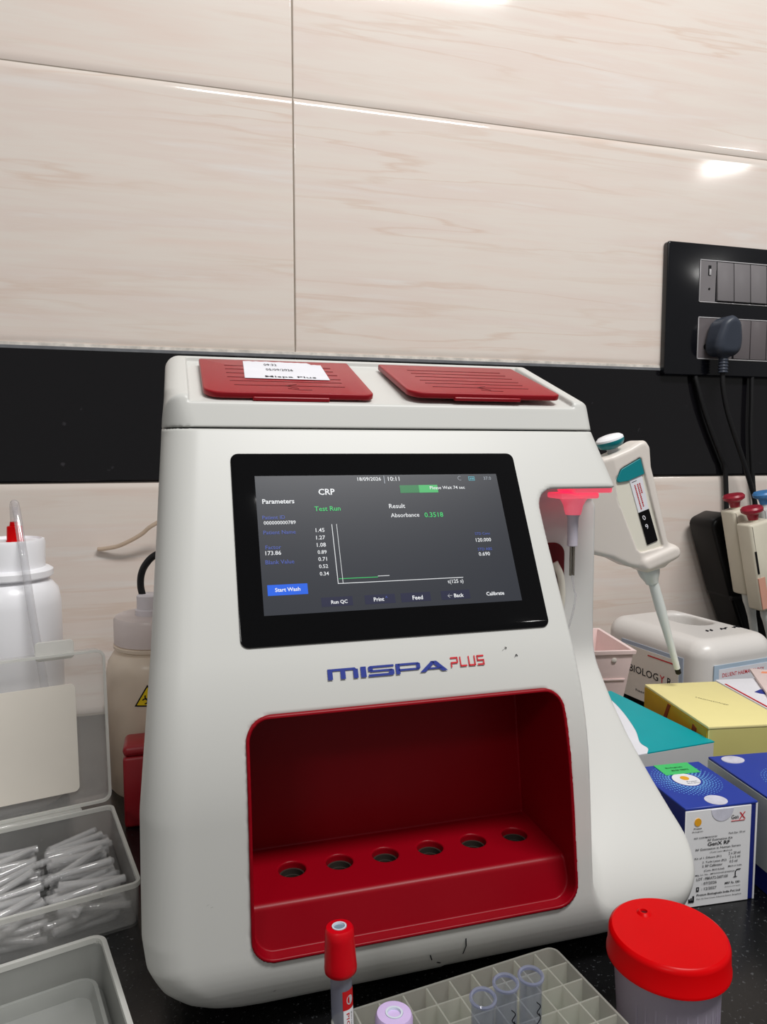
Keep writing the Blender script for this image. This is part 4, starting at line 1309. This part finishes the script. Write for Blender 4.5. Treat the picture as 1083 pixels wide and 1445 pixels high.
def wrap_me(poly, rad, seg_s=8, facing=R(-90)):
    """a small flat label (s,z) wrapped round an upright cylinder; s is the arc length, centred on the facing"""
    bm = bmesh.new()
    (s0, z0), (s1, z1) = poly
    cols = []
    for k in range(seg_s + 1):
        a = facing + (s0 + (s1 - s0) * k / seg_s) / rad
        cols.append([bm.verts.new((rad * math.cos(a), rad * math.sin(a), z)) for z in (z0, z1)])
    for p, q in zip(cols[:-1], cols[1:]):
        bm.faces.new((p[0], q[0], q[1], p[1]))
    return from_bm(bm)


def wrap_mesh(me, rad, facing=R(-90)):
    for v in me.vertices:
        a = facing + v.co.x / rad
        v.co = Vector((rad * math.cos(a), rad * math.sin(a), v.co.y))
    return me


# red capped collection tube
b0 = Vector(cell(0, 0, 0.0015))
t0 = Vector((0.0672, -0.5875, 0.092))
vr = root('blood_tube', 'red capped blood collection tube in the back left cell of the rack', 'tube', b0, 'capped blood tubes', rot=leaning(b0, t0))
link('tube_body', lathe_me(TUBE + [(0.0050, 0.080)], 32), M['vac_body'], vr, True)
cp = link('tube_cap', lathe_me([(0.0066, 0.0695), (0.0074, 0.0703), (0.0076, 0.0720), (0.0074, 0.0745), (0.0068, 0.0860), (0.0067, 0.0895), (0.0060, 0.0905), (0.0036, 0.0907), (0.0034, 0.0900)], 36), M['tube_cap_red'], vr, True, 'red rubber cap')
link('stopper_rim', lathe_me([(0.0034, 0.0895), (0.0034, 0.0909), (0.0027, 0.0909), (0.0025, 0.0895)], 24), M['stopper_rim'], cp, True)
link('stopper', lathe_me([(0.0026, 0.0880), (0.0026, 0.0900), (0, 0.0902)], 20), M['stopper'], cp, True)
FA = R(-86)
tl = link('tube_label', wrap_me([(-0.0008, 0.004), (0.0058, 0.0545)], 0.00515, 10, FA), M['paper'], vr, True, 'white paper label with red print')
link('label_emblem', wrap_me([(-0.0010, 0.0545), (0.0058, 0.0632)], 0.0052, 10, FA), M['ink_red'], vr, True, 'red label emblem')
dsc = prism_me([(0.0026 + 0.0018 * math.cos(2 * math.pi * k / 14), 0.0588 + 0.0022 * math.sin(2 * math.pi * k / 14)) for k in range(14)], 0, 0.00001, 'Z')
link('emblem_disc', wrap_mesh(dsc, 0.00528, FA), M['paper'], tl, True)
m0 = text_me('PICABO-S', width=0.0190, height=0.0017, mtx=Matrix.Translation((0.0006, 0.0530, 0)) @ Matrix.Rotation(R(-90), 4, 'Z'))
m1_ = text_me('Tube', width=0.0090, height=0.0017, mtx=Matrix.Translation((0.0006, 0.0290, 0)) @ Matrix.Rotation(R(-90), 4, 'Z'))
m2_ = text_me('Serum clot activator  Sterile  3 ml', width=0.044, height=0.0007, mtx=Matrix.Translation((0.0032, 0.0530, 0)) @ Matrix.Rotation(R(-90), 4, 'Z'))
link('label_print', join_me([(wrap_mesh(m0, 0.00525, FA), M['ink_red']), (wrap_mesh(m1_, 0.00525, FA), M['ink_red']), (wrap_mesh(m2_, 0.00525, FA), M['ink'])]), None, tl, True)

# lavender capped tube
b0 = Vector(cell(0, 4, 0.0015))
t0 = Vector((0.0778, -0.6405, 0.088))
lv = root('blood_tube', 'lavender capped blood collection tube in the rack in front of the red capped one', 'tube', b0, 'capped blood tubes', rot=leaning(b0, t0))
link('tube_body', lathe_me(TUBE + [(0.0050, 0.078)], 32), M['vac_body'], lv, True)
cp = link('tube_cap', lathe_me([(0.0066, 0.0640), (0.0074, 0.0648), (0.0076, 0.0670), (0.0075, 0.0855), (0.0068, 0.0872), (0.0036, 0.0874), (0.0034, 0.0866)], 36), M['lavender'], lv, True, 'lavender rubber cap')
link('stopper_rim', lathe_me([(0.0035, 0.0862), (0.0035, 0.0876), (0.0027, 0.0876), (0.0025, 0.0862)], 24), M['stopper_rim'], cp, True)
link('stopper', lathe_me([(0.0026, 0.0845), (0.0026, 0.0862), (0, 0.0864)], 20), M['stopper'], cp, True)

# three glass test tubes
for k, (i, tx_, ty_, lab) in enumerate(((4, 0.1193, -0.6327, 'open glass test tube, leftmost of the three in the rack'), (5, 0.1321, -0.6277, 'open glass test tube with pen marks, middle one of the three in the rack'), (6, 0.1447, -0.6265, 'open glass test tube with pen marks, rightmost of the three in the rack'))):
    b0 = Vector(cell(i, 3, 0.0015))
    gt = root('test_tube', lab, 'test tube', b0, 'glass test tubes', rot=leaning(b0, (tx_, ty_, 0.080)))
    link('tube_glass', lathe_me(TUBE + [(0.0050, 0.0785), (0.0046, 0.0785), (0.0046, 0.008), (0, 0.0025)], 32), M['glass'], gt, True)
    link('tube_rim', lathe_me([(0.0050, 0.0775), (0.0058, 0.0783), (0.0058, 0.0791), (0.0052, 0.0797), (0.0045, 0.0791), (0.0045, 0.0778)], 32, None, False, False), M['glass_rim'], gt, True)
    if k:
        its = []
        for q in range(2 + k):
            z = 0.070 - q * 0.006
            pts = [(-0.001 + 0.0015 * math.sin(q * 2.0), z), (0.0012, z - 0.003), (-0.0008, z - 0.005), (0.0014, z - 0.008)]
            wp = []
            for s, zz in pts:
                a = R(-75) + s / 0.00515
                wp.append((0.0052 * math.cos(a), 0.0052 * math.sin(a), zz))
            its.append((tube_me(wp, 0.00022, 5, 4), M['ink']))
        link('pen_marks', join_me(its), None, gt, True, 'black pen squiggles')

# ================================================================== LEFT SIDE
# tall white bottle with red spout and hose
wb = root('reagent_bottle', 'white plastic bottle with a red spout at the left edge', 'bottle', (-0.143, -0.2, 0))
link('bottle_body', lathe_me([(0.038, 0.0), (0.0405, 0.004), (0.0405, 0.176), (0.0385, 0.188), (0.033, 0.195), (0.029, 0.199), (0.029, 0.206)], 48), M['white_gloss'], wb, True)
link('screw_collar', lathe_me([(0.0330, 0.1990), (0.0348, 0.2005), (0.0348, 0.2055), (0.0320, 0.2075), (0.0290, 0.208)], 48), M['white_gloss'], wb, True)
link('screw_cap', lathe_me([(0.0285, 0.2060), (0.0292, 0.2300), (0.0284, 0.2325), (0.0262, 0.2330), (0.0255, 0.2310), (0, 0.2308)], 48), M['white_gloss'], wb, True)
link('spout', lathe_me([(0.0075, 0.2305), (0.0066, 0.2325), (0.0062, 0.2440), (0.0040, 0.2445), (0.0035, 0.2480)], 24, Matrix.Translation((0.005, 0, 0))), M['cap_red'], wb, True, 'red spout')
link('hose', tube_me([(-0.138, -0.200, 0.246), (-0.1378, -0.201, 0.257), (-0.1368, -0.205, 0.2640), (-0.1340, -0.212, 0.2620), (-0.1300, -0.222, 0.2450), (-0.1240, -0.236, 0.2130), (-0.1175, -0.247, 0.1680), (-0.1100, -0.256, 0.120), (-0.104, -0.262, 0.06)], 0.0033, 12), M['hose'], wb, label='clear hose')

# milky waste bottle with cable
ws = root('waste_bottle', 'milky waste bottle with a biohazard sign behind the analyzer', 'bottle', (-0.0220, -0.2, 0))
link('bottle_body', lathe_me([(0.042, 0.0), (0.0450, 0.004), (0.0450, 0.106), (0.0430, 0.118), (0.038, 0.126), (0.0355, 0.128), (0.0355, 0.131)], 48), M['waste'], ws, True)
link('neck_ring', lathe_me([(0.0355, 0.1295), (0.0378, 0.1310), (0.0378, 0.1335), (0.0350, 0.1350)], 48), M['waste'], ws, True)
link('bottle_cap', lathe_me([(0.0372, 0.1352), (0.0372, 0.1560), (0.0355, 0.1590), (0.0, 0.1595)], 40), M['waste_cap'], ws, True)
link('inlet_fitting', lathe_me([(0.0120, 0.1590), (0.0120, 0.1640), (0.0105, 0.1650), (0.0105, 0.1770), (0.0080, 0.1785)], 24, Matrix.Translation((-0.006, 0, 0))), plastic('pale_fitting', (214, 208, 212), 0.4, 0.4), ws, True)
link('sensor_cable', tube_me([(-0.0330, -0.200, 0.1770), (-0.0345, -0.200, 0.186), (-0.0335, -0.202, 0.197), (-0.0290, -0.206, 0.207), (-0.0200, -0.212, 0.216), (-0.004, -0.222, 0.222), (0.02, -0.24, 0.222)], 0.0032, 10), M['rubber'], ws, label='black cable')
FB = R(-99)
tri = lambda r, z: quad_me([(-r, 0.094 - r * 0.62, 0), (r, 0.094 - r * 0.62, 0), (0, 0.094 + r * 1.05, 0)])
sg = []
def tri_wrapped(r, rad, mat):
    bm = bmesh.new()
    n = 8
    for k in range(n):
        xa, xb = -r + 2 * r * k / n, -r + 2 * r * (k + 1) / n
        h = lambda x: 0.094 - r * 0.62 + (r - abs(x)) * 1.67
        z0 = 0.094 - r * 0.62
        vs = [bm.verts.new((xa, z0, 0)), bm.verts.new((xb, z0, 0)), bm.verts.new((xb, max(h(xb), z0 + 1e-5), 0)), bm.verts.new((xa, max(h(xa), z0 + 1e-5), 0))]
        bm.faces.new(vs)
    sg.append((wrap_mesh(from_bm(bm), rad, FB), mat))
tri_wrapped(0.0118, 0.0453, M['ink'])
tri_wrapped(0.0096, 0.0455, M['yellow_sign'])
for k in range(3):
    ca = R(90 + 120 * k)
    bm = bmesh.new()
    cx, cz = 0.0026 * math.cos(ca), 0.0930 + 0.0026 * math.sin(ca)
    n = 12
    pr = None
    for q in range(n + 1):
        a = ca + R(50 + 260 * q / n) - R(180) + R(0)
        w = [bm.verts.new((cx + rr * math.cos(a + R(180)), cz + rr * math.sin(a + R(180)), 0)) for rr in (0.0016, 0.0027)]
        if pr:
            bm.faces.new((pr[0], w[0], w[1], pr[1]))
        pr = w
    sg.append((wrap_mesh(from_bm(bm), 0.0457, FB), M['ink']))
link('biohazard_sign', join_me(sg), None, ws, True, 'yellow triangular biohazard sign')

# small red box behind the analyzer's left edge
rb = root('red_box', 'small dull red plastic box between the clear box and the analyzer', 'box', (-0.03, -0.272, 0))
link('red_box_body', box_me((-0.0480, -0.288, 0.0), (0.010, -0.256, 0.0600), 0.003, 3), M['dull_red'], rb)
link('red_box_lid', box_me((-0.0480, -0.288, 0.0600), (0.010, -0.256, 0.0690), 0.004, 3), M['dull_red'], rb)

# thin beige tube along the wall
bt = link('beige_tube', tube_me([(0.02, -0.05, 0.236), (-0.012, -0.032, 0.232), (-0.0300, -0.026, 0.2235), (-0.0400, -0.022, 0.2150), (-0.0530, -0.017, 0.2070), (-0.0680, -0.011, 0.2000), (-0.0830, -0.006, 0.1970), (-0.0900, -0.004, 0.1965)], 0.0024, 10), clear_plastic('beige_tube', (226, 208, 188), 0.3, 0.3, 0.2, 0.5))
tag(bt, 'thin beige tube curving along the lower wall tile above the waste bottle', 'tube')

# clear box with its lid open
A13 = R(12.9)
CB = (-0.0290, -0.4200)
cb = root('clear_box', 'clear plastic box of loose tubes with its lid open, left of the analyzer', 'box', (CB[0], CB[1], 0), rot=(0, 0, A13))
CW, CD, CH = 0.165, 0.119, 0.030


def tray_me(x0, y0, x1, y1, H, wall, rad, z0=0.0, flare=0.0):
    o0 = fillet([(x0 + flare, y0 + flare), (x1 - flare, y0 + flare), (x1 - flare, y1 - flare), (x0 + flare, y1 - flare)], rad, 5)
    o1 = fillet([(x0, y0), (x1, y0), (x1, y1), (x0, y1)], rad, 5)
    i1 = fillet([(x0 + wall, y0 + wall), (x1 - wall, y0 + wall), (x1 - wall, y1 - wall), (x0 + wall, y1 - wall)], max(rad - wall, 0.001), 5)
    i0 = fillet([(x0 + wall + flare, y0 + wall + flare), (x1 - wall - flare, y0 + wall + flare), (x1 - wall - flare, y1 - wall - flare), (x0 + wall + flare, y1 - wall - flare)], max(rad - wall, 0.001), 5)
    bm = bmesh.new()
    ro = [[bm.verts.new((x, y, z)) for x, y in pl] for pl, z in ((o0, z0), (o1, z0 + H), (i1, z0 + H), (i0, z0 + wall))]
    for a, b in zip(ro[:-1], ro[1:]):
        for i in range(len(a)):
            j = (i + 1) % len(a)
            bm.faces.new((a[i], a[j], b[j], b[i]))
    bm.faces.new(ro[0]); bm.faces.new(ro[-1])
    return bm


def rim_me(x0, y0, x1, y1, z, w, h, rad, mtx=None):
    o = fillet([(x0, y0), (x1, y0), (x1, y1), (x0, y1)], rad, 5)
    i = fillet([(x0 + w, y0 + w), (x1 - w, y0 + w), (x1 - w, y1 - w), (x0 + w, y1 - w)], max(rad - w, 0.001), 5)
    bm = bmesh.new()
    ro = [[bm.verts.new((x, y, zz)) for x, y in pl] for pl, zz in ((o, z), (o, z + h), (i, z + h), (i, z), (o, z))]
    for a, b in zip(ro[:-1], ro[1:]):
        for k in range(len(a)):
            j = (k + 1) % len(a)
            bm.faces.new((a[k], a[j], b[j], b[k]))
    bmesh.ops.remove_doubles(bm, verts=bm.verts[:], dist=1e-6)
    if mtx is not None:
        bm.transform(mtx)
    return from_bm(bm, True, 40)


link('box_tray', from_bm(tray_me(-CW, 0, 0, CD, CH, 0.0012, 0.006, 0, 0.001), True, 40), M['tray'], cb, True)
link('tray_rim', rim_me(-CW - 0.0008, -0.0008, 0.0008, CD + 0.0008, CH - 0.003, 0.0022, 0.0032, 0.006), M['tray_rim'], cb, True)
link('hinge_strip', box_me((-CW + 0.01, CD + 0.0006, CH - 0.004), (-0.022, CD + 0.007, CH + 0.001), 0.001, 1), M['tray_rim'], cb, True)
ML = Matrix.Translation((0, CD + 0.0050, CH + 0.002)) @ Matrix.Rotation(R(84), 4, 'X')
lidm = tray_me(-CW, 0, 0, 0.120, 0.016, 0.0012, 0.007)
lidm.transform(Matrix.Translation((0, 0, -0.016)))
lidm.transform(ML)
ld = link('box_lid', from_bm(lidm, True, 40), M['tray'], cb, True, 'open lid standing upright')
link('lid_rim', rim_me(-CW - 0.0006, -0.0006, 0.0006, 0.1206, -0.0018, 0.0020, 0.0030, 0.007, ML), M['tray_rim'], ld, True)
link('latch_tab', prism_me(rrect(-0.050, 0.116, -0.022, 0.131, 0.003), -0.004, -0.0015, 'Z', 0.0005, 1, ML), M['tray_rim'], ld, True)

cd_ = root('paper_card', 'cream paper sheet tucked inside the open lid of the clear box', 'paper', (CB[0], CB[1], 0), rot=(0, 0, A13))
link('sheet', prism_me(rrect(-0.158, 0.008, -0.0215, 0.094, 0.004), -0.0132, -0.0124, 'Z', 0, 1, ML), M['card'], cd_, True)

# loose clear tubes in the box
bm = bmesh.new()
prof = [(0.0019, 0.0), (0.0022, 0.0006), (0.0023, 0.043), (0.0026, 0.0432), (0.0026, 0.045), (0.0019, 0.045), (0.0018, 0.002)]
tube_mesh = lathe_me(prof, 12, Matrix.Translation((0, 0, -0.0225)), True, True)
tube_mesh.materials.append(M['tip'])
Rz = Matrix.Rotation(A13, 4, 'Z')
CBm = Matrix.Translation((CB[0], CB[1], 0)) @ Rz
for layer in range(4):
    z = 0.0045 + layer * 0.0056
    ny = (18, 17, 15, 9)[layer]
    for r_ in range(ny):
        y = 0.007 + (0.102 if layer < 3 else 0.085) * (r_ + 0.5) / ny + rnd.uniform(-0.0012, 0.0012)
        for c in range(2):
            if layer == 3 and rnd.random() < 0.25:
                continue
            x = -0.029 - 0.049 * c + rnd.uniform(-0.004, 0.003)
            yaw = rnd.gauss(2, 4 + layer * 7) + (6 if layer > 1 else 0)
            tilt = rnd.gauss(0, 0.8 + layer * 2.0)
            mw = CBm @ Matrix.Translation((x, y, z)) @ Matrix.Rotation(R(yaw), 4, 'Z') @ Matrix.Rotation(R(90 + tilt) * (1 if rnd.random() < 0.5 else -1), 4, 'Y')
            o = bpy.data.objects.new('clear_tube', tube_mesh)
            COL.objects.link(o)
            o.matrix_world = mw @ Matrix.Diagonal((1, 1, rnd.uniform(0.78, 1.08), 1))
            tag(o, 'small clear plastic tube lying loose in the open clear box', 'tube', 'loose tubes in the clear box')

# empty tray bottom left
et = root('empty_tray', 'empty greyish clear tray at the bottom left corner of the counter', 'tray', (-0.0476, -0.4680, 0), rot=(0, 0, R(14.8)))
link('tray_body', from_bm(tray_me(-0.165, -0.130, 0, 0, 0.030, 0.0014, 0.008, 0, 0.001), True, 40), M['tray_grey'], et, True)
link('tray_rim', rim_me(-0.1658, -0.1308, 0.0008, 0.0008, 0.0272, 0.0026, 0.0032, 0.008), M['tray_rim'], et, True)
link('tray_floor', from_bm(tray_me(-0.158, -0.122, -0.006, -0.006, 0.010, 0.002, 0.010, 0.0016, 0.002), True, 40), M['tray_grey'], et, True)
